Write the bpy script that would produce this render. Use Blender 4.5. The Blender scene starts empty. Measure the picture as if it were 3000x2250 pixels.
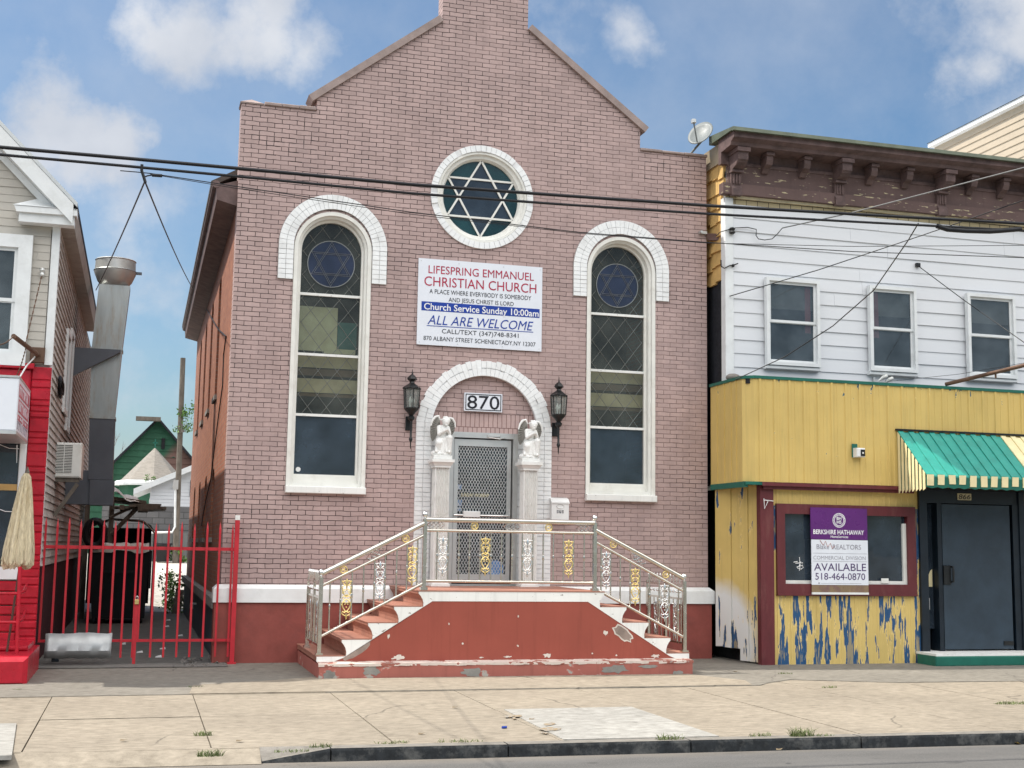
import bpy, bmesh, math, random
import numpy as np
from mathutils import Vector, Matrix
from mathutils.geometry import tessellate_polygon
random.seed(7)
rad = math.radians; PI = math.pi
scene = bpy.context.scene
COL = scene.collection

# ------------------------------------------------------------------ camera, light, exposure
CAM_D, CAM_Z = 18.0, 1.6088
YAW, PITCH, ROLL = rad(15.9927), rad(7.2547), rad(0.8786)
FPX = 3761.68                                   # focal length in pixels of a 3000 px wide picture
fw = Vector((math.sin(YAW)*math.cos(PITCH), math.cos(YAW)*math.cos(PITCH), math.sin(PITCH)))
rt = Vector((math.cos(YAW), -math.sin(YAW), 0)); up = rt.cross(fw)
rt, up = rt*math.cos(ROLL)+up*math.sin(ROLL), up*math.cos(ROLL)-rt*math.sin(ROLL)
cam = bpy.data.cameras.new('camera'); camo = bpy.data.objects.new('camera', cam); COL.objects.link(camo)
camo.matrix_world = Matrix(((rt.x, up.x, -fw.x, 0), (rt.y, up.y, -fw.y, -CAM_D), (rt.z, up.z, -fw.z, CAM_Z), (0, 0, 0, 1)))
cam.sensor_fit = 'HORIZONTAL'; cam.sensor_width = 36.0; cam.lens = 36.0*FPX/3000.0
cam.clip_start = 0.1; cam.clip_end = 3000
scene.camera = camo
scene.view_settings.view_transform = 'Standard'; scene.view_settings.look = 'None'
scene.view_settings.exposure = 1.2; scene.view_settings.gamma = 1.0
try: scene.view_settings.use_curve_mapping = False
except Exception: pass

def ray(u, v): return fw + rt*((u-1500)/FPX) - up*((v-1125)/FPX)

SUN = Vector((-0.50, 0.165, 0.80)).normalized()
sl = bpy.data.lights.new('sun', 'SUN'); sl.energy = 2.4; sl.angle = rad(0.6); sl.color = (1.0, 0.95, 0.86)
so = bpy.data.objects.new('sun', sl); COL.objects.link(so)
so.rotation_euler = SUN.to_track_quat('Z', 'Y').to_euler(); so.location = (-20, 5, 30)

world = bpy.data.worlds.new('World'); scene.world = world; world.use_nodes = True
nt = world.node_tree; nt.nodes.clear()
def N(t, ty, **kw):
    n = t.nodes.new(ty)
    for k, v in kw.items():
        if k == 'ins':
            for i, val in v.items(): n.inputs[i].default_value = val
        else: setattr(n, k, v)
    return n
def build_world():
    L = nt.links.new
    out = N(nt, 'ShaderNodeOutputWorld'); bg = N(nt, 'ShaderNodeBackground'); bg.inputs['Strength'].default_value = 0.15
    sky = N(nt, 'ShaderNodeTexSky', sky_type='NISHITA', sun_disc=False)
    sky.sun_elevation = math.asin(SUN.z); sky.sun_rotation = math.atan2(SUN.x, SUN.y)
    sky.air_density = 1.2; sky.dust_density = 1.2; sky.ozone_density = 1.3
    tc = N(nt, 'ShaderNodeTexCoord')
    nz = N(nt, 'ShaderNodeTexNoise', ins={'Scale': 9.0, 'Detail': 7.0, 'Roughness': 0.6})
    L(tc.outputs['Generated'], nz.inputs['Vector'])
    sub = N(nt, 'ShaderNodeVectorMath', operation='SUBTRACT'); sub.inputs[1].default_value = (.5, .5, .5)
    L(nz.outputs['Color'], sub.inputs[0])
    sc = N(nt, 'ShaderNodeVectorMath', operation='SCALE'); sc.inputs['Scale'].default_value = 0.11
    L(sub.outputs[0], sc.inputs[0])
    add = N(nt, 'ShaderNodeVectorMath', operation='ADD'); L(tc.outputs['Generated'], add.inputs[0]); L(sc.outputs[0], add.inputs[1])
    # cloud banks, each at its own bearing in the sky
    banks = [((110, 350), .048, 1.0), ((330, 420), .036, .95), ((210, 400), .045, .95), ((40, 500), .06, .75), ((300, 560), .07, .5), ((560, 70), .05, .95),
             ((800, 40), .036, .85), ((900, 150), .036, .65), ((440, 90), .035, .8), ((690, 60), .04, .85), ((1900, 70), .035, .5), ((2980, 40), .05, .95),
             ((2870, 190), .036, .75), ((480, 900), .16, .45), ((-700, 500), .12, 1.0), ((-1300, 900), .25, .9), ((3500, 200), .16, .9), ((1200, -700), .2, .9), ((2600, -600), .15, .8)]
    last = None
    for (u, v), r, k in banks:
        d = ray(u, v).normalized()
        ds = N(nt, 'ShaderNodeVectorMath', operation='DISTANCE'); ds.inputs[1].default_value = d; L(add.outputs[0], ds.inputs[0])
        mr = N(nt, 'ShaderNodeMapRange'); mr.inputs['From Min'].default_value = r*1.5; mr.inputs['From Max'].default_value = 0
        mr.inputs['To Min'].default_value = 0; mr.inputs['To Max'].default_value = k
        L(ds.outputs['Value'], mr.inputs['Value'])
        if last is None: last = mr.outputs[0]
        else:
            mx = N(nt, 'ShaderNodeMath', operation='MAXIMUM'); L(last, mx.inputs[0]); L(mr.outputs[0], mx.inputs[1]); last = mx.outputs[0]
    nb = N(nt, 'ShaderNodeTexNoise', ins={'Scale': 11.0, 'Detail': 12.0, 'Roughness': 0.6}); L(tc.outputs['Generated'], nb.inputs['Vector'])
    na = N(nt, 'ShaderNodeMath', operation='MULTIPLY_ADD'); L(nb.outputs['Fac'], na.inputs[0]); na.inputs[1].default_value = 1.25; na.inputs[2].default_value = -.625
    ns = N(nt, 'ShaderNodeMath', operation='ADD'); L(last, ns.inputs[0]); L(na.outputs[0], ns.inputs[1])
    nm = N(nt, 'ShaderNodeMapRange', interpolation_type='SMOOTHSTEP'); nm.inputs['From Min'].default_value = .16; nm.inputs['From Max'].default_value = .80; L(ns.outputs[0], nm.inputs['Value'])
    ng = N(nt, 'ShaderNodeMath', operation='MULTIPLY'); L(nm.outputs[0], ng.inputs[0]); ng.inputs[1].default_value = .95; last = ng.outputs[0]
    n2 = N(nt, 'ShaderNodeTexNoise', ins={'Scale': 4.0, 'Detail': 8.0, 'Roughness': 0.62}); L(tc.outputs['Generated'], n2.inputs['Vector'])
    m2 = N(nt, 'ShaderNodeMapRange'); m2.inputs['From Min'].default_value = .40; m2.inputs['From Max'].default_value = .75; m2.inputs['To Max'].default_value = .38
    L(n2.outputs['Fac'], m2.inputs['Value'])
    mx = N(nt, 'ShaderNodeMath', operation='MAXIMUM'); L(last, mx.inputs[0]); L(m2.outputs[0], mx.inputs[1])
    n3 = N(nt, 'ShaderNodeTexNoise', ins={'Scale': 14.0, 'Detail': 6.0}); L(tc.outputs['Generated'], n3.inputs['Vector'])
    cr = N(nt, 'ShaderNodeMix', data_type='RGBA'); cr.inputs[6].default_value = (1.35, 1.50, 1.78, 1); cr.inputs[7].default_value = (2.75, 2.78, 2.85, 1)
    L(n3.outputs['Fac'], cr.inputs[0])
    # model sky dimmed and turned a deeper blue
    tint = N(nt, 'ShaderNodeMix', data_type='RGBA', blend_type='MULTIPLY'); tint.inputs[0].default_value = 1.0
    L(sky.outputs[0], tint.inputs[6]); tint.inputs[7].default_value = (.265, .325, .37, 1)
    mix = N(nt, 'ShaderNodeMix', data_type='RGBA'); L(mx.outputs[0], mix.inputs[0]); L(tint.outputs[2], mix.inputs[6]); L(cr.outputs[2], mix.inputs[7])
    # added bright fill in the unseen sky behind the camera, lights the shaded fronts
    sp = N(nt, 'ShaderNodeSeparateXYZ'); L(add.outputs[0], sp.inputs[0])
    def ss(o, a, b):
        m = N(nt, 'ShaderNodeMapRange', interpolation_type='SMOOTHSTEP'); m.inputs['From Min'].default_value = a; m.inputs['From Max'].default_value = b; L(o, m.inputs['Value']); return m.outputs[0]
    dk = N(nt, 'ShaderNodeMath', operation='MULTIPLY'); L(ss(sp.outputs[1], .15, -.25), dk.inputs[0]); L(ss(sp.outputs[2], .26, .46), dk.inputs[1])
    sky_fill = N(nt, 'ShaderNodeMix', data_type='RGBA'); L(dk.outputs[0], sky_fill.inputs[0]); L(mix.outputs[2], sky_fill.inputs[6]); sky_fill.inputs[7].default_value = (7.6, 7.5, 7.4, 1)
    L(sky_fill.outputs[2], bg.inputs['Color']); L(bg.outputs[0], out.inputs['Surface'])
build_world()

# ------------------------------------------------------------------ helpers
ORG = Vector((0, -CAM_D, CAM_Z))
def W(u, v, Y):                                  # the point of the plane y = Y seen at a pixel of the photograph
    d = ray(u, v); return ORG + d*((Y+CAM_D)/d.y)
def WZ(u, v, z):
    d = ray(u, v); return ORG + d*((z-CAM_Z)/d.z)
def WX(u, v, X):
    d = ray(u, v); return ORG + d*(X/d.x)

class MB:
    def __init__(s): s.v = []; s.f = []; s.mi = []; s.m = 0
    def add(s, vs, fs):
        o = len(s.v); s.v += [tuple(p) for p in vs]; s.f += [tuple(o+i for i in f) for f in fs]; s.mi += [s.m]*len(fs); return s
    def box(s, x0, x1, y0, y1, z0, z1):
        if x0 > x1: x0, x1 = x1, x0
        if y0 > y1: y0, y1 = y1, y0
        if z0 > z1: z0, z1 = z1, z0
        return s.add([(x0,y0,z0),(x1,y0,z0),(x1,y1,z0),(x0,y1,z0),(x0,y0,z1),(x1,y0,z1),(x1,y1,z1),(x0,y1,z1)],
              [(0,3,2,1),(4,5,6,7),(0,1,5,4),(1,2,6,5),(2,3,7,6),(3,0,4,7)])
    def bbox(s, x0, x1, y0, y1, z0, z1, b=.008):  # box whose front (-y) edges are chamfered
        s.box(x0, x1, y0+b, y1, z0, z1)
        return s.add([(x0,y0+b,z0),(x1,y0+b,z0),(x1,y0+b,z1),(x0,y0+b,z1),(x0+b,y0,z0+b),(x1-b,y0,z0+b),(x1-b,y0,z1-b),(x0+b,y0,z1-b)],
              [(4,5,6,7),(0,1,5,4),(1,2,6,5),(2,3,7,6),(3,0,4,7)])
    def ext(s, pts, d):                          # extrude a planar polygon along d
        n = len(pts); a = [Vector(p) for p in pts]; d = Vector(d)
        return s.add(a+[p+d for p in a], [tuple(range(n-1, -1, -1)), tuple(range(n, 2*n))]+[(i, (i+1) % n, n+(i+1) % n, n+i) for i in range(n)])
    def prism(s, poly, y0, y1): return s.ext([(x, y0, z) for x, z in poly], (0, y1-y0, 0))
    def prismx(s, poly, x0, x1): return s.ext([(x0, y, z) for y, z in poly], (x1-x0, 0, 0))
    def prismz(s, poly, z0, z1): return s.ext([(x, y, z0) for x, y in poly], (0, 0, z1-z0))
    def tube(s, pts, r, n=8, cap=True, closed=False):
        P = [Vector(p) for p in pts]; m = len(P); rr = r if isinstance(r, (list, tuple)) else [r]*m
        vs = []; prev = None
        for i in range(m):
            a = P[i-1] if (i > 0 or closed) else P[i]; b = P[(i+1) % m] if (i < m-1 or closed) else P[i]
            t = (b-a).normalized() if (b-a).length > 1e-9 else Vector((0, 0, 1))
            if prev is None:
                ref = Vector((0, 0, 1)) if abs(t.z) < .9 else Vector((1, 0, 0)); q = t.cross(ref).normalized()
            else:
                q = (prev - t*prev.dot(t)); q = q.normalized() if q.length > 1e-6 else t.orthogonal().normalized()
            prev = q; w = t.cross(q)
            for k in range(n): vs.append(P[i] + (q*math.cos(2*PI*k/n)+w*math.sin(2*PI*k/n))*rr[i])
        fs = []
        for i in range(m if closed else m-1):
            j = (i+1) % m
            for k in range(n): fs.append((i*n+k, i*n+(k+1) % n, j*n+(k+1) % n, j*n+k))
        if cap and not closed: fs += [tuple(range(n-1, -1, -1)), tuple((m-1)*n+k for k in range(n))]
        return s.add(vs, fs)
    def lathe(s, prof, c, n=16, sx=1, sy=1):
        vs = []; fs = []
        for r, z in prof:
            for k in range(n): vs.append((c[0]+sx*r*math.cos(2*PI*k/n), c[1]+sy*r*math.sin(2*PI*k/n), c[2]+z))
        for i in range(len(prof)-1):
            for k in range(n): fs.append((i*n+k, i*n+(k+1) % n, (i+1)*n+(k+1) % n, (i+1)*n+k))
        fs += [tuple(range(n-1, -1, -1)), tuple((len(prof)-1)*n+k for k in range(n))]
        return s.add(vs, fs)
    def ball(s, c, r, n=12, m=8, sc=(1, 1, 1)):
        return s.lathe([(max(1e-4, r*math.sin(PI*i/m)), -r*math.cos(PI*i/m)*sc[2]) for i in range(m+1)], c, n, sc[0], sc[1])
    def arc(s, cx, cz, r0, r1, a0, a1, y0, y1, n=24):
        for i in range(n):
            p, q = a0+(a1-a0)*i/n, a0+(a1-a0)*(i+1)/n
            s.prism([(cx+r0*math.cos(p), cz+r0*math.sin(p)), (cx+r1*math.cos(p), cz+r1*math.sin(p)), (cx+r1*math.cos(q), cz+r1*math.sin(q)), (cx+r0*math.cos(q), cz+r0*math.sin(q))], y0, y1)
        return s
    def ringface(s, cx, cz, r0, y0, r1, y1, a0, a1, n=32):   # a conical strip between two arcs
        vs = []
        for i in range(n+1):
            a = a0+(a1-a0)*i/n
            vs += [(cx+r0*math.cos(a), y0, cz+r0*math.sin(a)), (cx+r1*math.cos(a), y1, cz+r1*math.sin(a))]
        return s.add(vs, [(2*i, 2*i+1, 2*i+3, 2*i+2) for i in range(n)])
    def holes(s, outer, hs, y0, y1, back=True):  # wall in the xz plane with openings
        rings = [outer]+hs; flat = [p for r_ in rings for p in r_]
        tris = tessellate_polygon([[Vector((x, z, 0)) for x, z in r_] for r_ in rings])
        n = len(flat)
        vs = [(x, y0, z) for x, z in flat]+[(x, y1, z) for x, z in flat]
        fs = []
        for t in tris:
            a, b, c = [Vector((flat[i][0], flat[i][1], 0)) for i in t]
            t = tuple(t) if (b-a).cross(c-a).z > 0 else tuple(reversed(t))
            fs.append(t)
            if back: fs.append(tuple(n+i for i in reversed(t)))
        o = 0
        for r_ in rings:
            m = len(r_)
            for i in range(m): fs.append((o+i, o+(i+1) % m, n+o+(i+1) % m, n+o+i))
            o += m
        return s.add(vs, fs)
    def lower(s):            # settle the store's cornice to its measured heights
        xp = [7.10, 7.135, 7.335, 7.5, 7.8, 7.98, 8.2, 8.3]; fp = [6.88, 6.895, 7.02, 7.19, 7.50, 7.70, 7.93, 8.03]
        s.v = [(x, y, float(np.interp(z, xp, fp)) if z > 7.1 else z) for x, y, z in s.v]; return s
    def build(s, name, mat, parent=None, smooth=None, recalc=True):
        me = bpy.data.meshes.new(name); me.from_pydata(s.v, [], s.f); me.update()
        mats = mat if isinstance(mat, (list, tuple)) else [mat]
        for m_ in mats: me.materials.append(m_)
        if len(mats) > 1:
            for p, i in zip(me.polygons, s.mi): p.material_index = i
        if recalc:
            bm = bmesh.new(); bm.from_mesh(me); bmesh.ops.recalc_face_normals(bm, faces=bm.faces); bm.to_mesh(me); bm.free()
        if smooth is not None:
            me.polygons.foreach_set('use_smooth', [True]*len(me.polygons))
            try: me.set_sharp_from_angle(angle=rad(smooth))
            except Exception: pass
        o = bpy.data.objects.new(name, me); COL.objects.link(o)
        if parent is not None:
            o.parent = parent; o.location = -root_loc(parent)
        return o
def root_loc(p):
    v = Vector((0, 0, 0))
    while p is not None: v += Vector(p.location); p = p.parent
    return v
def tag(o, label=None, cat=None, group=None, kind=None):
    if label: o['label'] = label
    if cat: o['category'] = cat
    if group: o['group'] = group
    if kind: o['kind'] = kind
    return o
def thing(name, label, cat, loc=(0, 0, 0), group=None):
    o = bpy.data.objects.new(name, None); COL.objects.link(o); o.location = loc; o.empty_display_size = .1
    return tag(o, label, cat, group)
def dup(root, loc, label=None):
    r = root.copy(); COL.objects.link(r); r.location = loc
    if label: r['label'] = label
    for ch in list(root.children):
        c = ch.copy(); COL.objects.link(c); c.parent = r
        for g in list(ch.children):
            d = g.copy(); COL.objects.link(d); d.parent = c
    return r
def circ(cx, cz, r, n=48, a0=0, a1=2*PI, end=False):
    return [(cx+r*math.cos(a0+(a1-a0)*i/n), cz+r*math.sin(a0+(a1-a0)*i/n)) for i in range(n+(1 if end else 0))]
def archpoly(cx, half, zb, zs, n=28): return [(cx-half, zb), (cx+half, zb)]+circ(cx, zs, half, n, 0, PI, True)
CAPH = None
def lettering(body, x0, x1, zb, cap, y, mat, parent, shear=0.0, offset=0.0, name='lettering', face=None):
    global CAPH
    def mk(b):
        cu = bpy.data.curves.new('txt', 'FONT'); cu.body = b; cu.size = 1.0; cu.resolution_u = 3; cu.offset = offset; cu.shear = shear
        ob = bpy.data.objects.new('txt', cu); COL.objects.link(ob); bpy.context.view_layer.update()
        dg = bpy.context.evaluated_depsgraph_get(); me = bpy.data.meshes.new_from_object(ob.evaluated_get(dg))
        bpy.data.objects.remove(ob); return me
    if CAPH is None:
        h = mk('H'); CAPH = max(v.co.y for v in h.vertices)-min(v.co.y for v in h.vertices); bpy.data.meshes.remove(h)
    me = mk(body); xs = [v.co.x for v in me.vertices]; a, b = min(xs), max(xs); sx = (x1-x0)/(b-a); sz = cap/CAPH
    for v in me.vertices:
        v.co = (x0+(v.co.x-a)*sx, y, zb+v.co.y*sz) if face is None else face((v.co.x-a)*sx, v.co.y*sz)
    me.materials.clear(); me.materials.append(mat); me.name = name
    o = bpy.data.objects.new(name, me); COL.objects.link(o); o.parent = parent; o.location = -root_loc(parent)
    return o

# ------------------------------------------------------------------ materials
def newmat(name):
    m = bpy.data.materials.new(name); m.use_nodes = True; t = m.node_tree
    return m, t, t.nodes['Principled BSDF'], t.links.new
def rgb(c): return (c[0], c[1], c[2], 1)
def mixc(t, L, fac, a, b, blend='MIX'):
    n = N(t, 'ShaderNodeMix', data_type='RGBA', blend_type=blend)
    for i, x in ((0, fac), (6, a), (7, b)):
        if hasattr(x, 'is_output'): L(x, n.inputs[i])
        else: n.inputs[i].default_value = x if i == 0 else rgb(x)
    return n.outputs[2]
def coord(t, L, scale=(1, 1, 1), kind='Object'):
    tc = N(t, 'ShaderNodeTexCoord'); mp = N(t, 'ShaderNodeMapping'); mp.inputs['Scale'].default_value = scale
    L(tc.outputs[kind], mp.inputs['Vector']); return mp.outputs[0]
def noise(t, L, scale, detail=5, rough=.6, vec=None, stretch=(1, 1, 1)):
    n = N(t, 'ShaderNodeTexNoise', ins={'Scale': scale, 'Detail': detail, 'Roughness': rough})
    L(vec if vec is not None else coord(t, L, stretch), n.inputs['Vector']); return n.outputs['Fac']
def ramp(t, L, v, a, b, lo=0.0, hi=1.0, smooth=False):
    n = N(t, 'ShaderNodeMapRange'); n.inputs['From Min'].default_value = a; n.inputs['From Max'].default_value = b
    n.inputs['To Min'].default_value = lo; n.inputs['To Max'].default_value = hi
    if smooth: n.interpolation_type = 'SMOOTHSTEP'
    L(v, n.inputs['Value']); return n.outputs[0]
def math_(t, L, op, a, b=None):
    n = N(t, 'ShaderNodeMath', operation=op)
    for i, x in enumerate((a, b)):
        if x is None: continue
        if hasattr(x, 'is_output'): L(x, n.inputs[i])
        else: n.inputs[i].default_value = x
    return n.outputs[0]
def bump(t, L, h, p, strength=.3, dist=.01):
    b = N(t, 'ShaderNodeBump', ins={'Strength': strength, 'Distance': dist}); L(h, b.inputs['Height']); L(b.outputs[0], p.inputs['Normal'])
def mat(name, c, rough=.6, metal=0.0, var=.18, scale=5, bmp=.15, bscale=60, stain=None, sfac=.5, stretch=(1, 1, 1), spec=.4, sthr=(.52, .68), sscale=3):
    m, t, p, L = newmat(name)
    f = noise(t, L, scale, 6, .62, stretch=stretch)
    col = mixc(t, L, ramp(t, L, f, .3, .7), tuple(x*(1-var) for x in c), tuple(min(.95, x*(1+var)) for x in c))
    if stain is not None:
        s_ = noise(t, L, sscale, 8, .7, stretch=stretch); col = mixc(t, L, ramp(t, L, s_, sthr[0], sthr[1], 0, sfac), col, stain)
    L(col, p.inputs['Base Color']); p.inputs['Metallic'].default_value = metal; p.inputs['Specular IOR Level'].default_value = spec
    r_ = ramp(t, L, noise(t, L, scale*3, 3), .3, .7, max(.02, rough-.08), min(1, rough+.08)); L(r_, p.inputs['Roughness'])
    if bmp: bump(t, L, noise(t, L, bscale, 4), p, bmp, .006)
    return m
def flat_or_side(t, L):     # brickwork coordinates: (x, z) on faces to the street, (y, z) on faces to the side
    tc = N(t, 'ShaderNodeTexCoord'); g = N(t, 'ShaderNodeNewGeometry'); sx = N(t, 'ShaderNodeSeparateXYZ'); sn = N(t, 'ShaderNodeSeparateXYZ')
    L(tc.outputs['Object'], sx.inputs[0]); L(g.outputs['True Normal'], sn.inputs[0])
    k = math_(t, L, 'GREATER_THAN', math_(t, L, 'ABSOLUTE', sn.outputs[0]), .7)
    n = N(t, 'ShaderNodeMix', data_type='FLOAT'); L(k, n.inputs[0]); L(sx.outputs[0], n.inputs[2]); L(sx.outputs[1], n.inputs[3])
    return n.outputs[0], sx.outputs[2], tc.outputs['Object']
def brickmat(name, c1, c2, mort, w=.21, h=.067, ms=.007, fill=None, filla=(.42, .62), off=(0, 0), rough=.75, bstr=.6, warp=.004, grime=None):
    m, t, p, L = newmat(name)
    a, b, ob = flat_or_side(t, L)
    cb = N(t, 'ShaderNodeCombineXYZ'); L(math_(t, L, 'ADD', a, off[0]), cb.inputs[0]); L(math_(t, L, 'ADD', b, off[1]), cb.inputs[1])
    wn = N(t, 'ShaderNodeTexNoise', ins={'Scale': 7.0, 'Detail': 2.0}); L(ob, wn.inputs['Vector'])
    ws = N(t, 'ShaderNodeVectorMath', operation='SUBTRACT'); L(wn.outputs['Color'], ws.inputs[0]); ws.inputs[1].default_value = (.5, .5, .5)
    wm = N(t, 'ShaderNodeVectorMath', operation='SCALE'); L(ws.outputs[0], wm.inputs[0]); wm.inputs['Scale'].default_value = warp*4
    wa = N(t, 'ShaderNodeVectorMath', operation='ADD'); L(cb.outputs[0], wa.inputs[0]); L(wm.outputs[0], wa.inputs[1])
    br = N(t, 'ShaderNodeTexBrick'); br.offset = .5; br.squash = 1
    for k, v in (('Scale', 1.0), ('Mortar Size', ms), ('Mortar Smooth', .25), ('Brick Width', w), ('Row Height', h), ('Bias', 0.0)): br.inputs[k].default_value = v
    L(wa.outputs[0], br.inputs['Vector'])
    br.inputs['Color1'].default_value = rgb(c1); br.inputs['Color2'].default_value = rgb(c2); br.inputs['Mortar'].default_value = rgb(mort)
    base = mixc(t, L, 0.0, br.outputs['Color'], br.outputs['Color'])
    n1 = noise(t, L, 1.1, 5, .65); n2 = noise(t, L, 26, 4, .6)
    tone = mixc(t, L, ramp(t, L, n1, .3, .7), (.82, .82, .83), (1.12, 1.11, 1.10))
    nb_ = noise(t, L, 1.0, 2, .5, stretch=(4.8, 4.8, 14.9)); tone = mixc(t, L, ramp(t, L, nb_, .25, .75, .0, .6), tone, (1.12, 1.08, 1.05))
    body = mixc(t, L, 1.0, br.outputs['Color'], tone, 'MULTIPLY')
    st_ = noise(t, L, 1.0, 6, .65, stretch=(4.5, 4.5, .45)); body = mixc(t, L, ramp(t, L, st_, .50, .76, 0, .26), body, tuple(x*.66 for x in c1))
    bl_ = noise(t, L, 3.2, 6, .7); body = mixc(t, L, ramp(t, L, bl_, .56, .72, 0, .30), body, tuple(min(.8, x*1.22+.03) for x in c1))
    body = mixc(t, L, ramp(t, L, n2, .35, .75, 0, .22), body, tuple(x*.62 for x in c1))
    if grime is not None: body = mixc(t, L, ramp(t, L, noise(t, L, 2.2, 7, .7, stretch=(2.2, 2.2, .6)), .5, .75, 0, grime[1]), body, grime[0])
    mcol = mort
    if fill is not None:    # joints partly closed by paint
        n3 = noise(t, L, .8, 4, .6); n4 = noise(t, L, 6.0, 3, .6)
        bias = math_(t, L, 'ADD', ramp(t, L, a, 1.0, 5.5, -.07, .05), ramp(t, L, b, 3.5, 8.5, .03, -.07))   # the painter skipped more joints high up and on the left
        nn = math_(t, L, 'ADD', bias, math_(t, L, 'ADD', math_(t, L, 'MULTIPLY', n3, .65), math_(t, L, 'MULTIPLY', n4, .35)))
        mcol = mixc(t, L, ramp(t, L, nn, filla[0], filla[1], .0, .8), mort, fill)
    col = mixc(t, L, br.outputs['Fac'], body, mcol)
    L(col, p.inputs['Base Color']); p.inputs['Roughness'].default_value = rough; p.inputs['Specular IOR Level'].default_value = .3
    hgt = math_(t, L, 'ADD', math_(t, L, 'SUBTRACT', 1.0, br.outputs['Fac']), math_(t, L, 'MULTIPLY', n2, .22))
    bump(t, L, hgt, p, bstr, .008)
    return m
def glassmat(name, tint, trans=.5, rough=.03, var=True, spec=.5):
    m, t, p, L = newmat(name)
    out = t.nodes['Material Output']
    n = ramp(t, L, noise(t, L, 1.9, 5, .6), .32, .68)
    L(mixc(t, L, n, tuple(x*.55 for x in tint), tuple(x*1.55 for x in tint)), p.inputs['Base Color']); p.inputs['Roughness'].default_value = rough; p.inputs['Specular IOR Level'].default_value = spec
    bump(t, L, noise(t, L, 2.5, 2), p, .05, .02)
    if trans > 0:
        tr = N(t, 'ShaderNodeBsdfTransparent'); tr.inputs['Color'].default_value = (.86, .9, .88, 1)
        mx = N(t, 'ShaderNodeMixShader'); mx.inputs[0].default_value = trans
        L(p.outputs[0], mx.inputs[1]); L(tr.outputs[0], mx.inputs[2]); L(mx.outputs[0], out.inputs['Surface'])
    return m
def peelmat(name, top, under, thr, zfade=None, stretch=(9, 9, 1.6), rough=.5, third=None, extra=None, var=.08):
    m, t, p, L = newmat(name)
    vec = coord(t, L, stretch); n = noise(t, L, 1.0, 6, .58, vec)
    if zfade:               # more paint lost towards the ground
        tc = N(t, 'ShaderNodeTexCoord'); sp = N(t, 'ShaderNodeSeparateXYZ'); L(tc.outputs['Object'], sp.inputs[0])
        n = math_(t, L, 'ADD', n, ramp(t, L, sp.outputs[2], zfade[0], zfade[1], zfade[2], zfade[3]))
    msk = ramp(t, L, n, thr, thr+.012)
    n1 = noise(t, L, 1.5, 5); c = mixc(t, L, ramp(t, L, n1, .3, .7), tuple(x*(1-var) for x in top), tuple(min(.95, x*(1+var)) for x in top))
    dirt = noise(t, L, 1.0, 7, .7, coord(t, L, (14, 14, .8))); c = mixc(t, L, ramp(t, L, dirt, .52, .78, 0, .45), c, tuple(x*.55 for x in top))
    if third is not None:   # old primer sprayed over one corner
        tc = N(t, 'ShaderNodeTexCoord'); d = N(t, 'ShaderNodeVectorMath', operation='DISTANCE'); d.inputs[1].default_value = third[1]
        L(tc.outputs['Object'], d.inputs[0]); dd = math_(t, L, 'ADD', d.outputs['Value'], math_(t, L, 'MULTIPLY', noise(t, L, 2.5, 4), .25))
        c = mixc(t, L, ramp(t, L, dd, third[2]+.15, third[2]-.12), c, third[0])
    u = mixc(t, L, noise(t, L, 20, 3), tuple(x*.75 for x in under), tuple(x*1.2 for x in under))
    edge = math_(t, L, 'MULTIPLY', ramp(t, L, n, thr-.022, thr-.004), math_(t, L, 'SUBTRACT', 1.0, msk)); c = mixc(t, L, math_(t, L, 'MULTIPLY', edge, .55), c, tuple(min(.9, x*1.3+.08) for x in top))
    deep = ramp(t, L, n, thr+.09, thr+.11); u = mixc(t, L, math_(t, L, 'MULTIPLY', deep, .8), u, tuple(.45*x+.09 for x in top))
    L(mixc(t, L, msk, c, u), p.inputs['Base Color']); p.inputs['Roughness'].default_value = rough; p.inputs['Specular IOR Level'].default_value = .35
    bump(t, L, math_(t, L, 'SUBTRACT', math_(t, L, 'MULTIPLY', noise(t, L, 60, 3), .2), msk), p, .35, .004)
    return m

PINK = (.488, .362, .344)
m_brick = brickmat('painted brick', PINK, tuple(x*.84 for x in PINK), (.022, .013, .013), ms=.0046, fill=(.33, .235, .22), filla=(.42, .62), warp=.006, grime=((.30, .22, .205), .5))
m_brick2 = brickmat('painted soldier brick', PINK, tuple(x*.93 for x in PINK), (.10, .055, .05), w=.068, h=.30, ms=.005, off=(0, -.04), fill=(.22, .13, .12))
m_side = brickmat('bare red brick', (.37, .150, .088), (.27, .10, .062), (.25, .17, .13), ms=.007, bstr=.6, grime=((.10, .05, .035), .5))
m_wbrick = mat('white painted brick', (.83, .84, .84), .55, var=.06, stain=(.45, .44, .42), sfac=.35, bmp=.35, bscale=45)
m_mortar = mat('dark mortar', (.34, .33, .32), .9, bmp=.3)
m_wmortar = mat('whitened mortar', (.68, .68, .68), .8, bmp=.3)
m_coping = mat('coping paint', (.31, .24, .22), .7, stain=(.22, .17, .15), sfac=.5)
m_white = mat('white paint', (.80, .81, .80), .45, var=.05, stain=(.55, .54, .50), sfac=.35, bmp=.12)
m_frame = mat('cream window paint', (.76, .75, .70), .5, var=.06, stain=(.5, .47, .4), sfac=.4, bmp=.2, bscale=30)
m_chip = peelmat('chipped white paint', (.80, .80, .77), (.30, .27, .23), .66, stretch=(12, 12, 30))
m_red = peelmat('oxblood masonry paint', (.305, .071, .048), (.48, .42, .37), .73, stretch=(5, 5, 6), rough=.6)
m_redbase = mat('oxblood base paint', (.265, .066, .052), .65, var=.14, stain=(.20, .06, .052), sfac=.5, bmp=.3, bscale=25)
m_tread = mat('terracotta step paint', (.34, .155, .11), .6, var=.15, stain=(.25, .12, .09), sfac=.6)
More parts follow.
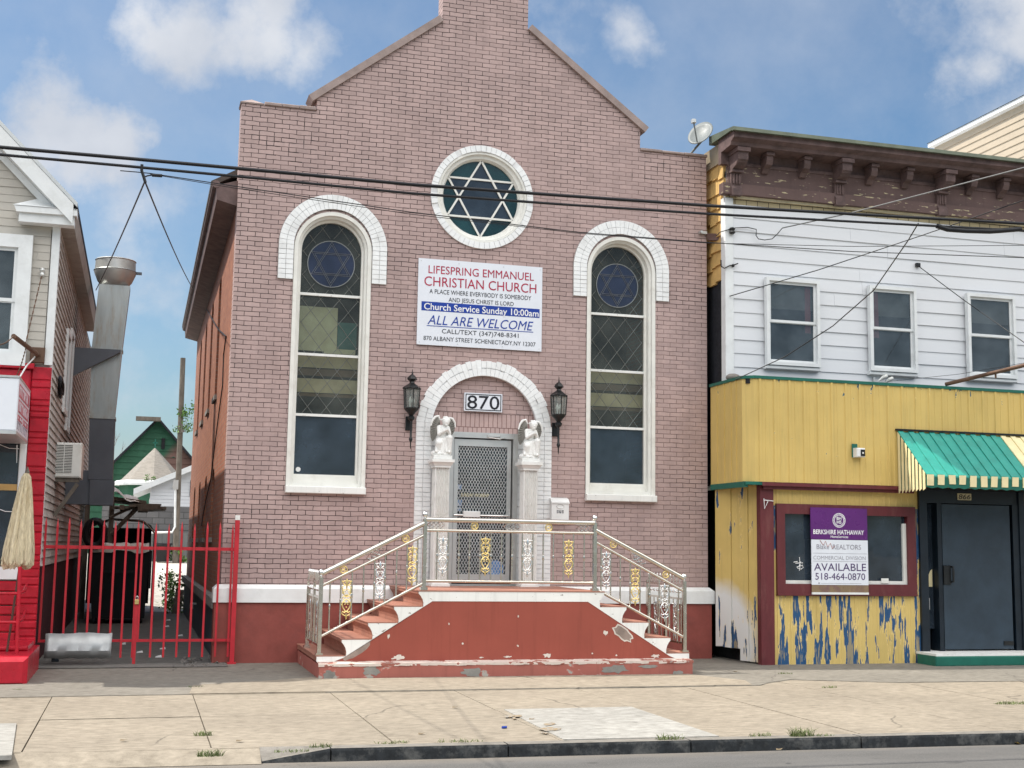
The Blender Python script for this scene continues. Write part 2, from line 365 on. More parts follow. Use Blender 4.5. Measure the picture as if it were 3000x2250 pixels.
m_ledge = peelmat('worn plinth', (.36, .12, .095), (.40, .37, .33), .60, stretch=(3.2, 3, 5), rough=.8)
m_ledgetop = peelmat('worn ledge top', (.62, .53, .47), (.33, .12, .09), .55, stretch=(5, 8, 9), rough=.8)
m_steel = mat('polished steel', (.62, .58, .52), .22, 1.0, var=.10, bmp=0)
m_gold = mat('gilt metal', (.82, .64, .27), .30, 1.0, var=.12, bmp=0)
m_silver = mat('bright metal', (.72, .72, .71), .25, 1.0, var=.1, bmp=0)
m_alu = mat('aluminium', (.55, .56, .55), .4, .6, var=.06, bmp=.05)
m_black = mat('black iron paint', (.012, .013, .014), .35, var=.3)
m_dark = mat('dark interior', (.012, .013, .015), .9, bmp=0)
m_lampglass = glassmat('lantern glass', (.25, .27, .26), .65)
m_bulb = mat('frosted bulb', (.8, .8, .76), .3, bmp=0)
m_plaster = mat('white plaster', (.78, .775, .75), .55, var=.06, stain=(.42, .40, .35), sfac=.35, sscale=9, bmp=.12)
m_patina = mat('weathered plaster', (.25, .24, .215), .7, var=.25, bmp=.3, bscale=80)
m_signw = mat('sign panel white', (.74, .77, .83), .35, var=.03, bmp=0)
m_maroon_ink = mat('maroon ink', (.40, .012, .05), .4, bmp=0)
m_black_ink = mat('black ink', (.012, .012, .018), .4, bmp=0)
m_blue_ink = mat('blue ink', (.006, .042, .31), .4, var=.1, bmp=0)
m_white_ink = mat('white ink', (.82, .83, .86), .4, bmp=0)
m_grey_ink = mat('grey ink', (.30, .29, .34), .4, bmp=0)
m_purple = mat('purple print', (.105, .018, .155), .3, var=.12, scale=2, bmp=0)
m_purple_ink = mat('dark purple ink', (.07, .035, .13), .4, bmp=0)
m_leadglass = glassmat('leaded glass', (.085, .092, .080), .50, .05, spec=.7)
m_plainglass = glassmat('plain dark glass', (.030, .043, .060), .12, .04, spec=.6)
m_blueglass = glassmat('blue glass', (.022, .028, .055), .12, .06, spec=.7)
m_tealglass = glassmat('teal glass', (.012, .045, .048), .12, .06, spec=.7)
m_greyglass = glassmat('house window glass', (.075, .090, .102), .32, .03, spec=1.0)
m_trace = mat('pale lead tracery', (.30, .31, .30), .5, .2, bmp=0)
m_lead = mat('lead came', (.18, .19, .18), .5, .3, bmp=0)
m_cream = mat('cream interior board', (.80, .70, .42), .7, bmp=0)
m_creamw = mat('pale interior wall', (.86, .82, .52), .7, bmp=0)
m_oak = mat('brown interior rail', (.18, .11, .055), .6, bmp=0)
m_vinyl = mat('white vinyl siding', (.68, .695, .72), .4, var=.035, scale=1.5, stain=(.55, .56, .57), sfac=.25, bmp=.06, stretch=(.4, 1, 2))
m_beige = mat('beige vinyl siding', (.48, .45, .40), .5, var=.05, stain=(.34, .31, .27), sfac=.35, bmp=.08)
m_oldclap = mat('weathered clapboard', (.44, .41, .385), .75, var=.22, stain=(.19, .16, .13), sfac=.7, bmp=.4, bscale=30, stretch=(1, .4, 3))
m_farsiding = mat('tan siding', (.43, .36, .27), .5, var=.05, bmp=.05)
m_trim = mat('white trim', (.72, .74, .745), .45, var=.06, stain=(.5, .5, .48), sfac=.35, bmp=.1)
m_redwall = mat('glossy red masonry', (.43, .011, .026), .34, var=.2, stain=(.22, .005, .012), sfac=.5, bmp=.5, bscale=14)
m_iron = mat('red iron paint', (.48, .022, .034), .4, var=.15, stain=(.30, .04, .03), sfac=.5)
m_galv = mat('galvanised duct', (.40, .42, .41), .42, .75, var=.12, scale=2.5, stain=(.30, .20, .10), sfac=.5, stretch=(3, 3, .5), bmp=.1)
m_galvd = mat('painted duct', (.115, .125, .145), .5, .4, var=.12, scale=2)
m_spun = mat('spun aluminium', (.50, .50, .48), .42, .55, var=.1, bmp=.05)
m_acw = mat('appliance white', (.72, .72, .68), .4, var=.06, stain=(.5, .48, .42), sfac=.35, bmp=0)
m_acg = mat('appliance grille', (.07, .07, .068), .6, bmp=0)
m_yellow = peelmat('mustard metal paint', (.62, .45, .15), (.030, .11, .16), .725, zfade=(3.78, 4.09, .0, .11), stretch=(9, 9, 4.5), rough=.45)
m_yellowlow = peelmat('peeling mustard paint', (.63, .465, .16), (.022, .085, .20), .522, zfade=(.0, 1.0, .03, -.01), stretch=(9.5, 9.5, 1.15), rough=.5)
m_yellowside = peelmat('mustard and primer paint', (.62, .45, .15), (.03, .085, .18), .585, zfade=(0, 1.1, .05, -.02), stretch=(8, 8, 1.4), third=((.72, .71, .68), (8.32, -.15, .25), .98))
m_maroon = mat('maroon wood paint', (.115, .020, .024), .5, var=.15, stain=(.2, .08, .07), sfac=.35, stretch=(2, 2, .6))
m_greenp = mat('dark green paint', (.010, .12, .085), .45, var=.15)
m_awn = mat('awning green', (.030, .29, .235), .42, var=.10, stain=(.022, .18, .145), sfac=.5, stretch=(1, 2, 1))
m_awny = mat('awning cream', (.78, .68, .40), .45, var=.07, stain=(.5, .4, .2), sfac=.4)
m_navy = mat('navy door paint', (.026, .042, .060), .5, var=.2, scale=3, stain=(.03, .05, .07), sfac=.4)
m_navyf = mat('black blue frame', (.006, .012, .020), .4, var=.3)
m_cornice = peelmat('weathered brown cornice', (.125, .080, .074), (.50, .43, .26), .63, stretch=(5, 8, 26), rough=.75, var=.2)
m_corniceb = mat('brown cornice wood', (.125, .082, .077), .75, var=.35, stain=(.055, .036, .038), sfac=.7, bmp=.3)
m_tanbrick = brickmat('buff brick', (.42, .36, .22), (.38, .32, .20), (.06, .05, .04), w=.19, h=.085, ms=.006)
m_shingle = mat('mustard shingle', (.56, .36, .13), .7, var=.16, stain=(.33, .19, .07), sfac=.5, bmp=.3)
m_tar = mat('black tar paper', (.012, .013, .018), .75, var=.5, scale=6, bmp=.4)
m_greenmetal = mat('mossy metal edge', (.115, .135, .095), .5, .2, var=.2)
m_dish = mat('satellite dish grey', (.15, .165, .165), .5, var=.05, bmp=0)
m_cable = mat('black cable', (.008, .008, .010), .5, var=.2, bmp=0)
m_cableg = mat('grey cable', (.18, .18, .18), .6, bmp=0)
m_rust = mat('rusty pipe', (.13, .075, .05), .7, .3, var=.35, bmp=.2)
m_raffia = mat('dry raffia', (.56, .48, .33), .85, var=.3, scale=20, stretch=(4, 4, .6), stain=(.36, .26, .13), sfac=.5, bmp=.8, bscale=50)
m_rubber = mat('black plastic', (.010, .010, .013), .45, var=.3)
m_tarp = mat('white tarp', (.70, .69, .64), .6, var=.1, stain=(.4, .37, .3), sfac=.4, bmp=.3, bscale=15)
m_timber = mat('grey timber', (.13, .11, .09), .8, var=.35, stretch=(2, 2, .7), bmp=.4)
m_boards = mat('grey fence boards', (.15, .155, .155), .8, var=.25, stretch=(5, 5, .4), bmp=.4)
m_greenroof = peelmat('green shingle gable', (.026, .095, .055), (.012, .05, .03), .66, stretch=(3, 3, 9), rough=.8, third=((.15, .085, .07), (2.6, 38, 4.2), 2.05), var=.25)
m_cone = mat('pale slate cone', (.25, .225, .195), .8, var=.22, scale=6, stain=(.20, .19, .18), sfac=.6, stretch=(1, 1, 3), bmp=.4)
m_leaf = mat('leaf green', (.085, .17, .03), .6, var=.45, scale=9, bmp=0)
m_grass = mat('grass green', (.12, .15, .05), .7, var=.4, scale=15, bmp=0)
m_twig = mat('bare twig', (.20, .18, .17), .8, bmp=0)
m_foil = mat('silver sheet', (.42, .43, .43), .5, .6, var=.1, scale=4, bmp=.4, bscale=9)
m_plastw = mat('white plastic', (.75, .75, .74), .4, var=.05, bmp=0)
m_stone = mat('grey ledge stone', (.25, .24, .22), .85, var=.2, stain=(.13, .12, .11), sfac=.5, bmp=.4)
m_bluebase = mat('slate blue base paint', (.040, .055, .075), .7, var=.25, stain=(.09, .09, .09), sfac=.5)
m_rock = mat('grey rock', (.22, .20, .18), .9, var=.25, bmp=.6, bscale=12)

# ------------------------------------------------------------------ ground, road, sidewalk, kerb
def concmat(name, c, joints=True):
    m, t, p, L = newmat(name)
    n1 = noise(t, L, .55, 6, .6); n2 = noise(t, L, 5, 7, .7); n3 = noise(t, L, 60, 3, .6)
    col = mixc(t, L, ramp(t, L, n1, .3, .7), tuple(x*.86 for x in c), tuple(x*1.12 for x in c))
    col = mixc(t, L, ramp(t, L, n2, .50, .72, 0, .55), col, tuple(x*.66 for x in c))
    nm_ = noise(t, L, 11, 5, .65, stretch=(.7, 1.3, 1)); col = mixc(t, L, 1.0, col, mixc(t, L, ramp(t, L, nm_, .28, .72), (.70, .69, .67), (1.28, 1.28, 1.28)), 'MULTIPLY')
    col = mixc(t, L, ramp(t, L, n3, .62, .74, 0, .45), col, tuple(x*.55 for x in c))
    vo = N(t, 'ShaderNodeTexVoronoi', feature='DISTANCE_TO_EDGE'); vo.inputs['Scale'].default_value = .42
    w = N(t, 'ShaderNodeTexNoise', ins={'Scale': 2.2, 'Detail': 5.0}); L(coord(t, L), w.inputs['Vector'])
    ad = N(t, 'ShaderNodeMix', data_type='VECTOR'); ad.inputs[0].default_value = .22; L(coord(t, L), ad.inputs[4]); L(w.outputs['Color'], ad.inputs[5]); L(ad.outputs[1], vo.inputs['Vector'])
    crack = math_(t, L, 'MULTIPLY', ramp(t, L, vo.outputs['Distance'], .0, .006, 1, 0), ramp(t, L, noise(t, L, .5, 2), .52, .6))
    if joints: col = mixc(t, L, crack, col, tuple(x*.45 for x in c))
    vs_ = N(t, 'ShaderNodeTexVoronoi', feature='F1'); vs_.inputs['Scale'].default_value = 2.6; L(ad.outputs[1], vs_.inputs['Vector'])
    spot = math_(t, L, 'MULTIPLY', ramp(t, L, vs_.outputs['Distance'], .035, .075, 1, 0), ramp(t, L, noise(t, L, 1.7, 2), .5, .58))
    col = mixc(t, L, math_(t, L, 'MULTIPLY', spot, .65), col, tuple(x*.4 for x in c))                 # trodden gum
    n5 = noise(t, L, 1.6, 8, .72, stretch=(.7, 1.6, 1)); col = mixc(t, L, ramp(t, L, n5, .54, .74, 0, .5), col, tuple(x*.58 for x in c))
    n6 = noise(t, L, 150, 2, .7); col = mixc(t, L, ramp(t, L, n6, .55, .72, 0, .4), col, tuple(min(.9, x*1.55) for x in c))
    L(col, p.inputs['Base Color']); p.inputs['Roughness'].default_value = .85; p.inputs['Specular IOR Level'].default_value = .25
    bump(t, L, math_(t, L, 'ADD', math_(t, L, 'MULTIPLY', n2, .6), math_(t, L, 'MULTIPLY', n3, .4)), p, .25, .006)
    return m
m_conc = concmat('sidewalk concrete', (.266, .230, .182)); m_conc2 = concmat('greyed concrete', (.195, .180, .155)); m_slab = concmat('new pale concrete', (.315, .305, .282), False)
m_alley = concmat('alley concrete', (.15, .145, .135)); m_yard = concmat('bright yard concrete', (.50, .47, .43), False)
def asphaltmat():
    m, t, p, L = newmat('asphalt')
    n1 = noise(t, L, 1.2, 6, .6, stretch=(.5, 2, 1)); n2 = noise(t, L, 90, 3, .7); n3 = noise(t, L, 3.5, 5, .6, stretch=(.6, 1.6, 1))
    c = mixc(t, L, ramp(t, L, n1, .3, .7), (.085, .083, .080), (.13, .125, .12)); c = mixc(t, L, ramp(t, L, n2, .45, .7, 0, .6), c, (.20, .19, .18))
    c = mixc(t, L, ramp(t, L, n3, .62, .68, 0, .5), c, (.045, .045, .045))
    sp = N(t, 'ShaderNodeSeparateXYZ'); L(coord(t, L), sp.inputs[0])
    c = mixc(t, L, ramp(t, L, math_(t, L, 'ADD', sp.outputs[1], math_(t, L, 'MULTIPLY', noise(t, L, 3, 4), .25)), -7.75, -7.35, 0, .75), c, (.23, .20, .165))
    L(c, p.inputs['Base Color']); p.inputs['Roughness'].default_value = .9; p.inputs['Specular IOR Level'].default_value = .2
    bump(t, L, n2, p, .5, .006); return m
m_asphalt = asphaltmat()
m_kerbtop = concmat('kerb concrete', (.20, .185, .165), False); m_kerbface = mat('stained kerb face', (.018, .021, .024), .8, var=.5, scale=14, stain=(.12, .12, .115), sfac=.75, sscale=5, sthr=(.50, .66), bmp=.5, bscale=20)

def K(x): return -7.53-.035*(x-1.5)             # the kerb line drifts a little from the fronts
tag(MB().add([(-900, -900, -.32), (900, -900, -.32), (900, 900, -.32), (-900, 900, -.32)], [(0, 1, 2, 3)]).build('ground', mat('far ground', (.16, .16, .13), .9, bmp=0)), kind='structure')
tag(MB().add([(-60, -32, -.098), (70, -32, -.098), (70, K(70)+.1, -.098), (-60, K(-60)+.1, -.098)], [(0, 1, 2, 3)]).build('road', m_asphalt), kind='structure')
# far pavement across the street
tag(MB().box(-60, 70, -45, -32, -.3, 0).build('far_sidewalk', m_conc2), kind='structure')
def sidewalk():
    b = MB(); j = .0055
    xs = [-30, -22, -14, -8, -5.2, -3.6, -2.25, -.78, .635, 2.1, 3.5, 4.95, 6.3, 7.75, 9.3, 10.8, 12.3, 14, 18, 26, 40]
    for x0, x1 in zip(xs[:-1], xs[1:]):
        for (ya, yb) in ((None, -5.42), (-5.42, -3.64), (-3.64, .4)):
            dz = random.uniform(-.003, .004)
            f0 = (x0-5)*-.022; f1 = (x1-5)*-.022
            y00, y01 = (K(x0)+.15, K(x1)+.15) if ya is None else (ya, ya)
            b.add([(x0+j, y00+j, dz), (x1-j, y01+j, dz), (x1-j, yb-j, dz), (x0+j, yb-j, dz), (x0+j, y00+j, -.08), (x1-j, y01+j, -.08), (x1-j, yb-j, -.08), (x0+j, yb-j, -.08)],
                  [(0, 1, 2, 3), (0, 4, 5, 1), (1, 5, 6, 2), (2, 6, 7, 3), (3, 7, 4, 0)])
    return b
sw = tag(sidewalk().build('sidewalk', m_conc), kind='structure')
tag(MB().box(-30, 40, -8.1+.9, -.0, -.2, -.022).build('sidewalk_bed', mat('joint dirt', (.085, .072, .055), .95)), kind='structure')
def back_walk():       # paving strip along the fronts; its grey carries the buildings' shade, uneven outline
    b = MB()
    pts = [(-30, -3.62), (-1.0, -3.62), (.62, -3.62), (.66, -2.9), (2.0, -2.62), (2.05, -3.62), (7.3, -3.62), (7.5, -3.4), (8.0, -3.05), (8.6, -3.3), (9.2, -3.55), (11, -3.62), (40, -3.62), (40, .6), (-30, .6)]
    b.prismz(pts, -.015, .0075); return b
tag(back_walk().build('shade_tinted_paving', m_conc2), kind='structure')
tag(MB().prismz([(.60, -3.60), (.67, -2.75), (1.6, -2.35), (2.1, -2.05), (2.3, -2.25), (6.95, -2.2), (7.1, -2.6), (7.35, -3.1), (7.2, -3.60)], -.012, .0115).build('front_paving', m_conc), kind='structure')
tag(MB().ext([(3.58, -5.40, -.02), (4.935, -5.40, -.02), (4.935, K(4.9)+.16, -.02), (3.53, K(3.5)+.16, -.02)], (0, 0, .030)).build('repaired_slab', m_slab), kind='structure')
tag(MB().ext([(-2.2, -5.70, -.02), (-.95, -5.70, -.02), (-.83, -7.50, -.02), (-2.2, -7.50, -.02)], (0, 0, .034)).build('utility_slab', m_slab), kind='structure')
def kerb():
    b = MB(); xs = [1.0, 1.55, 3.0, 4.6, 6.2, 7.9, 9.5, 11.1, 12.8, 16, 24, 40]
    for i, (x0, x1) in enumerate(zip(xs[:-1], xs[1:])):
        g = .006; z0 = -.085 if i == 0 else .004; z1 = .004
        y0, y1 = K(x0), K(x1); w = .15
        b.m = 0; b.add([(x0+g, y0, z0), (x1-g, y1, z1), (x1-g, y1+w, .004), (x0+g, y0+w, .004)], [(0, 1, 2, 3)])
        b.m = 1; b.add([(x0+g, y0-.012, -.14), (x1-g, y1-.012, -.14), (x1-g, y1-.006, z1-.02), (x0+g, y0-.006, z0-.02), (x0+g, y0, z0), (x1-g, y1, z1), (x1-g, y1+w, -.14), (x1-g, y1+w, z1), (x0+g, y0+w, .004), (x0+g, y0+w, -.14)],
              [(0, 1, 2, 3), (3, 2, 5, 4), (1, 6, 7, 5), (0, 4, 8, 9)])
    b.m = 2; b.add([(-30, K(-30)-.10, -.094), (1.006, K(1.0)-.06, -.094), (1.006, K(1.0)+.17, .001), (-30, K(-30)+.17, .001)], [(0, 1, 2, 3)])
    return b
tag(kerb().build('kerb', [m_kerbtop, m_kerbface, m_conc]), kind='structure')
def alley():
    b = MB(); n = 26
    vs = []; xs = [-1.5, -.9, -.3, .3, .9, 1.2]
    for i in range(n):
        y = -.6+14*i/(n-1)
        for x in xs: vs.append((x, y, .016+random.uniform(-.004, .008)*(1 if i else 0)))
    fs = [(i*6+k, i*6+k+1, (i+1)*6+k+1, (i+1)*6+k) for i in range(n-1) for k in range(5)]
    return b.add(vs, fs)
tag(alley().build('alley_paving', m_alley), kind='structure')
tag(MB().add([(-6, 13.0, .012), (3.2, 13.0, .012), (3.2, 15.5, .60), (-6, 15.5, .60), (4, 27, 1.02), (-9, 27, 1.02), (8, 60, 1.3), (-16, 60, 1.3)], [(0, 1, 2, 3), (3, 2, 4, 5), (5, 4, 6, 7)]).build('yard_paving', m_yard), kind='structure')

# ------------------------------------------------------------------ the church
CX = 4.69
church = thing('church', 'old mauve painted brick church with round star window and arched doorway', 'church', (CX, 0, 0))
WL, WR, WS = 2.47, 6.865, 5.79                   # window centre lines and spring height
outline = [(1.10, .80), (8.28, .80), (8.28, 7.735), (7.165, 7.735), (7.165, 8.10), (5.325, 9.47), (5.325, 10.15), (3.99, 10.15), (3.99, 9.43), (2.165, 8.02), (2.165, 7.815), (1.10, 7.815)]
door_hole = [(3.965, 1.0), (5.545, 1.0)]+circ(4.755, 3.30, .79, 30, 0, PI, True)
hl = [archpoly(WL, .555, 2.36, WS), archpoly(WR, .555, 2.36, WS), circ(4.655, 6.765, .69, 56)]
hl = [list(h) for h in hl]
wall_out = [outline[0], (3.965, .80)]+door_hole[2:][::-1][0:0]
# doorway opens at the bottom edge of the wall, so it is part of the outline
wall_out = [(1.10, .80), (3.965, .80)]+list(reversed(circ(4.755, 3.30, .79, 30, 0, PI, True)))+[(5.545, .80)]+outline[1:]
MB().holes(wall_out, hl, 0.0, .30).build('front_wall', m_brick, church)
# chimney-like finial rests on the gable top: part of the same wall; copings
def coping(a, b_, th=.10, over=.04, y0=-.05, y1=.34):
    a, b_ = Vector(a), Vector(b_); d = (b_-a).normalized(); n = Vector((-d.y, d.x)); n = n if n.y > 0 else -n
    return [tuple(a-n*.02), tuple(b_-n*.02), tuple(b_+n*(th-.02)), tuple(a+n*(th-.02))], y0, y1
def strip(name, a, b_, **k):
    p, y0, y1 = coping(a, b_, **k); MB().prism(p, y0, y1).build(name, m_coping, church)
strip('gable_coping', (2.085, 7.965), (3.985, 9.425)); strip('gable_coping', (5.33, 9.465), (7.245, 8.045))
for x0, x1 in ((1.42, 1.66), (1.665, 1.91), (1.915, 2.16)):
    pass
b = MB()
for x0, x1 in ((1.42, 1.665), (1.67, 1.915), (1.92, 2.155)): b.bbox(x0, x1, -.03, .33, 7.818, 7.868+random.uniform(-.004, .004))
b.build('parapet_coping', m_coping, church)
b = MB(); b.box(1.085, 1.41, -.015, .32, 7.818, 7.835); b.add([(1.08, -.02, 7.835), (1.415, -.02, 7.835), (1.415, .32, 7.835), (1.08, .32, 7.835), (1.247, .15, 7.935)], [(0, 1, 4), (1, 2, 4), (2, 3, 4), (3, 0, 4), (3, 2, 1, 0)])
b.build('corner_cap', m_coping, church)
b = MB()
for x0, x1 in ((7.17, 7.52), (7.525, 7.9), (7.905, 8.29)): b.bbox(x0, x1, -.03, .33, 7.738, 7.778+random.uniform(-.004, .004))
b.build('parapet_coping', m_coping, church)
rnd = random.Random(77)
b = MB(); H_, B_ = .067, .21
def joint(x, k, vertical):
    z = k*H_
    if vertical: b.box(x-.005, x+.005, -.0015, .01, z+.006, z+H_-.006)
    else: b.box(x, x+rnd.uniform(.08, .2), -.0015, .01, z-.0045, z+.0045)
for (xc, zc, sx_, sz_, n_) in ((1.75, 7.25, .32, .28, 20), (2.2, 7.55, .08, .2, 8), (7.35, 7.5, .16, .22, 9), (4.7, 9.35, .5, .14, 9), (1.35, 6.6, .25, .5, 9), (5.3, 9.35, .05, .1, 4), (2.6, 6.95, .5, .2, 9), (1.4, 1.9, .25, .5, 7), (7.9, 6.9, .3, .3, 6)):
    for _ in range(n_):
        k = round(rnd.gauss(zc, sz_)/H_); x = rnd.gauss(xc, sx_)
        if abs(x-1.1) < .1 or x < 1.12 or x > 8.05 or k*H_ > 7.70 and not 2.3 < x < 7.0 or k*H_ > 9.9 or any((x-cx)**2+(k*H_-5.8)**2 < .75 for cx in (WL, WR)): continue
        xb = math.floor(x/B_)*B_+(B_/2 if k % 2 else 0)
        if xb < 1.13 or xb > 8.0 or (k*H_ > 7.6 and not 4.1 < x < 5.05): continue
        joint(xb, k, rnd.random() < .45)
b.build('open_joint', m_dark, church)
# side wall, foundation, eaves, roof
def arch_side(y, half, z0, z1): return [(y-half, z0), (y+half, z0)]+[(y+half*math.cos(PI*i/10), z1+half*.7*math.sin(PI*i/10)) for i in range(11)]
def wall_x(outer, hs, x0, x1):
    b = MB().holes(outer, hs, 0, x1-x0); b.v = [(x0+v[1], v[0], v[2]) for v in b.v]; return b
sw_rows = [(3.2, 1.7, 2.55), (5.6, 1.7, 2.55), (8.0, 1.7, 2.55), (10.4, 1.7, 2.55), (3.6, 4.0, 5.75), (5.9, 4.0, 5.75), (8.2, 4.0, 5.75), (10.5, 4.0, 5.75)]
wall_x([(.305, .86), (13, .86), (13, 6.5), (.305, 6.5)], [arch_side(y, .36, z0, z1) for y, z0, z1 in sw_rows], 1.103, 1.4).build('side_wall', m_side, church)
for y, z0, z1 in sw_rows:
    f = MB().prismx(arch_side(y, .34, z0+.02, z1), 1.25, 1.29).build('side_window', m_corniceb, church)
    MB().prismx(arch_side(y, .27, z0+.09, z1-.03), 1.235, 1.249).build('glass', m_plainglass, f)
    MB().box(1.06, 1.12, y-.40, y+.40, z0-.08, z0-.004).build('sill', m_stone, f)
MB().box(1.4, 8.25, 12.7, 13, .0, 6.4).box(8.0, 8.28, .31, 12.69, .0, 6.4).build('rear_wall', m_side, church)
MB().box(1.0, 1.35, .22, 13.05, .72, .855).build('foundation_ledge', m_stone, church)
MB().box(1.06, 1.35, .30, 13.0, -.05, .718).build('foundation', m_bluebase, church)
b = MB(); b.prism([(.82, 6.40), (1.10, 6.33), (1.10, 6.70), (.80, 6.60)], .06, 12.95)
b.build('eave', m_corniceb, church)
b = MB(); b.tube([(.80, .05, 6.62), (.80, 12.97, 6.62)], .055, 10).build('gutter', m_corniceb, church)
MB().prism([(.74, 6.65), (4.69, 8.9), (8.5, 6.7), (8.5, 6.78), (4.69, 9.0), (.74, 6.73)], .31, 13.05).build('roof', mat('brown roofing felt', (.085, .07, .06), .85, bmp=.3), church)
# base and white band
b = MB(); b.box(1.02, 8.32, -.045, .29, -.05, .815); b.build('base', m_redbase, church)
b = MB(); b.ext([(1.0, -.075, .815), (8.36, -.075, .815), (8.36, -.075, 1.0), (1.0, -.075, 1.0)], (0, .33, 0))
b.add([(1.0, -.075, 1.0), (8.36, -.075, 1.0), (8.30, .0-.002, 1.055), (1.06, -.002, 1.055), (8.36, .25, 1.0), (8.30, .25, 1.055), (1.0, .25, 1.0), (1.06, .25, 1.055)], [(0, 1, 2, 3), (1, 4, 5, 2), (0, 3, 7, 6)])
bandl = MB(); bandl.v = [(min(x, 3.70), y, z) for x, y, z in b.v]; bandl.f = b.f; bandl.mi = b.mi
bandr = MB(); bandr.v = [(max(x, 5.80), y, z) for x, y, z in b.v]; bandr.f = b.f; bandr.mi = b.mi
bandl.build('band_course', m_white, church); bandr.build('band_course', m_white, church)

def wedge_arch(cx, zs, rows, leg, a_n, y0=-.028, gap=.0042, jit=.0):
    """header bricks round an arch: rows = [(r0, r1)], leg = [(zbottom left, zbottom right)]"""
    b = MB(); bk = MB()
    for (r0, r1) in rows:
        for i in range(a_n):
            p, q = PI*i/a_n, PI*(i+1)/a_n; gp = gap/((r0+r1)/2)
            rr1 = r1+random.uniform(-jit, jit*.4); pr = random.uniform(0, .006)
            p2, q2 = p+gp/2, q-gp/2
            b.prism([(cx+(r0+gap/2)*math.cos(p2), zs+(r0+gap/2)*math.sin(p2)), (cx+(rr1-gap/2)*math.cos(p2), zs+(rr1-gap/2)*math.sin(p2)), (cx+(rr1-gap/2)*math.cos(q2), zs+(rr1-gap/2)*math.sin(q2)), (cx+(r0+gap/2)*math.cos(q2), zs+(r0+gap/2)*math.sin(q2))], y0-pr, .05)
    return b
def jamb(b, xs, z0, z1, y0=-.028, course=.0672, gap=.005):
    n = max(1, round((z1-z0)/course)); c = (z1-z0)/n
    for i in range(n):
        for x0, x1 in zip(xs[:-1], xs[1:]):
            pr = random.uniform(0, .006)
            b.bbox(x0+gap/2, x1-gap/2, y0-pr, .05, z0+i*c+gap/2, z0+(i+1)*c-gap/2, .003)
def window(cx, zleft, zright, label=None, star=0):
    f = MB()
    a0, a1 = 0, PI
    # casing: moulded face running back to the sash
    for (r0, y0, r1, y1) in ((.554, -.012, .50, -.012), (.50, -.012, .495, .03), (.495, .03, .465, .05), (.465, .05, .455, .13), (.455, .13, .432, .14), (.432, .14, .432, .20)):
        f.ringface(cx, WS, r0, y0, r1, y1, a0, a1, 40)
        for s in (-1, 1): f.add([(cx+s*r0, y0, 2.41), (cx+s*r1, y1, 2.41), (cx+s*r1, y1, WS), (cx+s*r0, y0, WS)], [(0, 1, 2, 3)])
    f.box(cx-.50, cx+.50, .05, .2, 2.41, 2.47); f.box(cx-.45, cx+.45, .13, .22, 2.47, 2.585)
    fr = f.build('arched_window', m_frame, church)
    if label: fr['label'] = label
    MB().bbox(cx-.56, cx+.56, -.085, .06, 2.312, 2.409).build('sill', m_chip, fr)
    for z in (5.16, 4.29, 3.425): MB().box(cx-.434, cx+.434, .155, .20, z-.018, z+.018).build('glazing_bar', m_chip, fr)
    # panes
    MB().add([(x, .185, z) for x, z in archpoly(cx, .435, 5.16, WS)], [tuple(range(31))]).build('glass', m_leadglass, fr)
    for z0, z1, g in ((4.29, 5.16, m_leadglass), (3.425, 4.29, m_leadglass), (2.58, 3.425, m_plainglass)):
        MB().add([(cx-.435, .185, z0), (cx+.435, .185, z0), (cx+.435, .185, z1), (cx-.435, .185, z1)], [(0, 1, 2, 3)]).build('glass', g, fr)
    # lead lattice
    lat = MB(); s = .205; kx = 1.28
    def clip(p, q):
        pts = []; m = 40
        for i in range(m+1):
            t_ = i/m; x = p[0]+(q[0]-p[0])*t_; z = p[1]+(q[1]-p[1])*t_
            ok = abs(x-cx) <= .435 and z >= 3.425 and (z <= WS or (x-cx)**2+(z-WS)**2 < .434**2) and (x-cx)**2+(z-5.62)**2 > .352**2
            pts.append((x, z) if ok else None)
        runs = []; cur = []
        for a in pts+[None]:
            if a is not None: cur.append(a)
            else:
                if len(cur) > 1: runs.append((cur[0], cur[-1]))
                cur = []
        return runs
    for k in range(-12, 30):
        c0 = 3.2+k*.345
        for sg in (1, -1):
            for (a, b_) in clip((cx-.46, c0-sg*.46*kx), (cx+.46, c0+sg*.46*kx)):
                lat.tube([(a[0], .180, a[1]), (b_[0], .180, b_[1])], .0042, 4)
    lat.build('lead_lattice', m_lead, fr)
    st = MB().add([(x, .176, z) for x, z in circ(cx, 5.62, .335, 40)], [tuple(range(40))]).build('blue_roundel', m_blueglass, fr)
    l2 = MB().tube([(x, .172, z) for x, z in circ(cx, 5.62, .338, 40)], .006, 5, closed=True)
    for o_ in (0, PI):
        tri = [(cx+.325*math.sin(o_+2*PI*i/3), 5.62+.325*math.cos(o_+2*PI*i/3)) for i in range(3)]
        for r_ in (1.0, .86):
            l2.tube([(cx+(x-cx)*r_, .171, 5.62+(z-5.62)*r_) for x, z in tri], .0045, 4, closed=True)
    l2.build('star_tracery', m_trace, fr)
    b = wedge_arch(cx, 5.82, [(.562, .668), (.668, .775)], None, 31)
    jamb(b, [cx-.775, cx-.668, cx-.562], zleft, 5.82); jamb(b, [cx+.562, cx+.668, cx+.775], zright, 5.82)
    ba = b.build('brick_arch', m_wbrick, fr)
    MB().arc(cx, 5.82, .56, .777, 0, PI, -.018, .02, 32).box(cx-.777, cx-.56, -.018, .02, zleft, 5.82).box(cx+.56, cx+.777, -.018, .02, zright, 5.82).build('arch_mortar', m_mortar, fr)
    return fr
wl = window(WL, 5.32, 5.335); wr = window(WR, 5.375, 5.385)
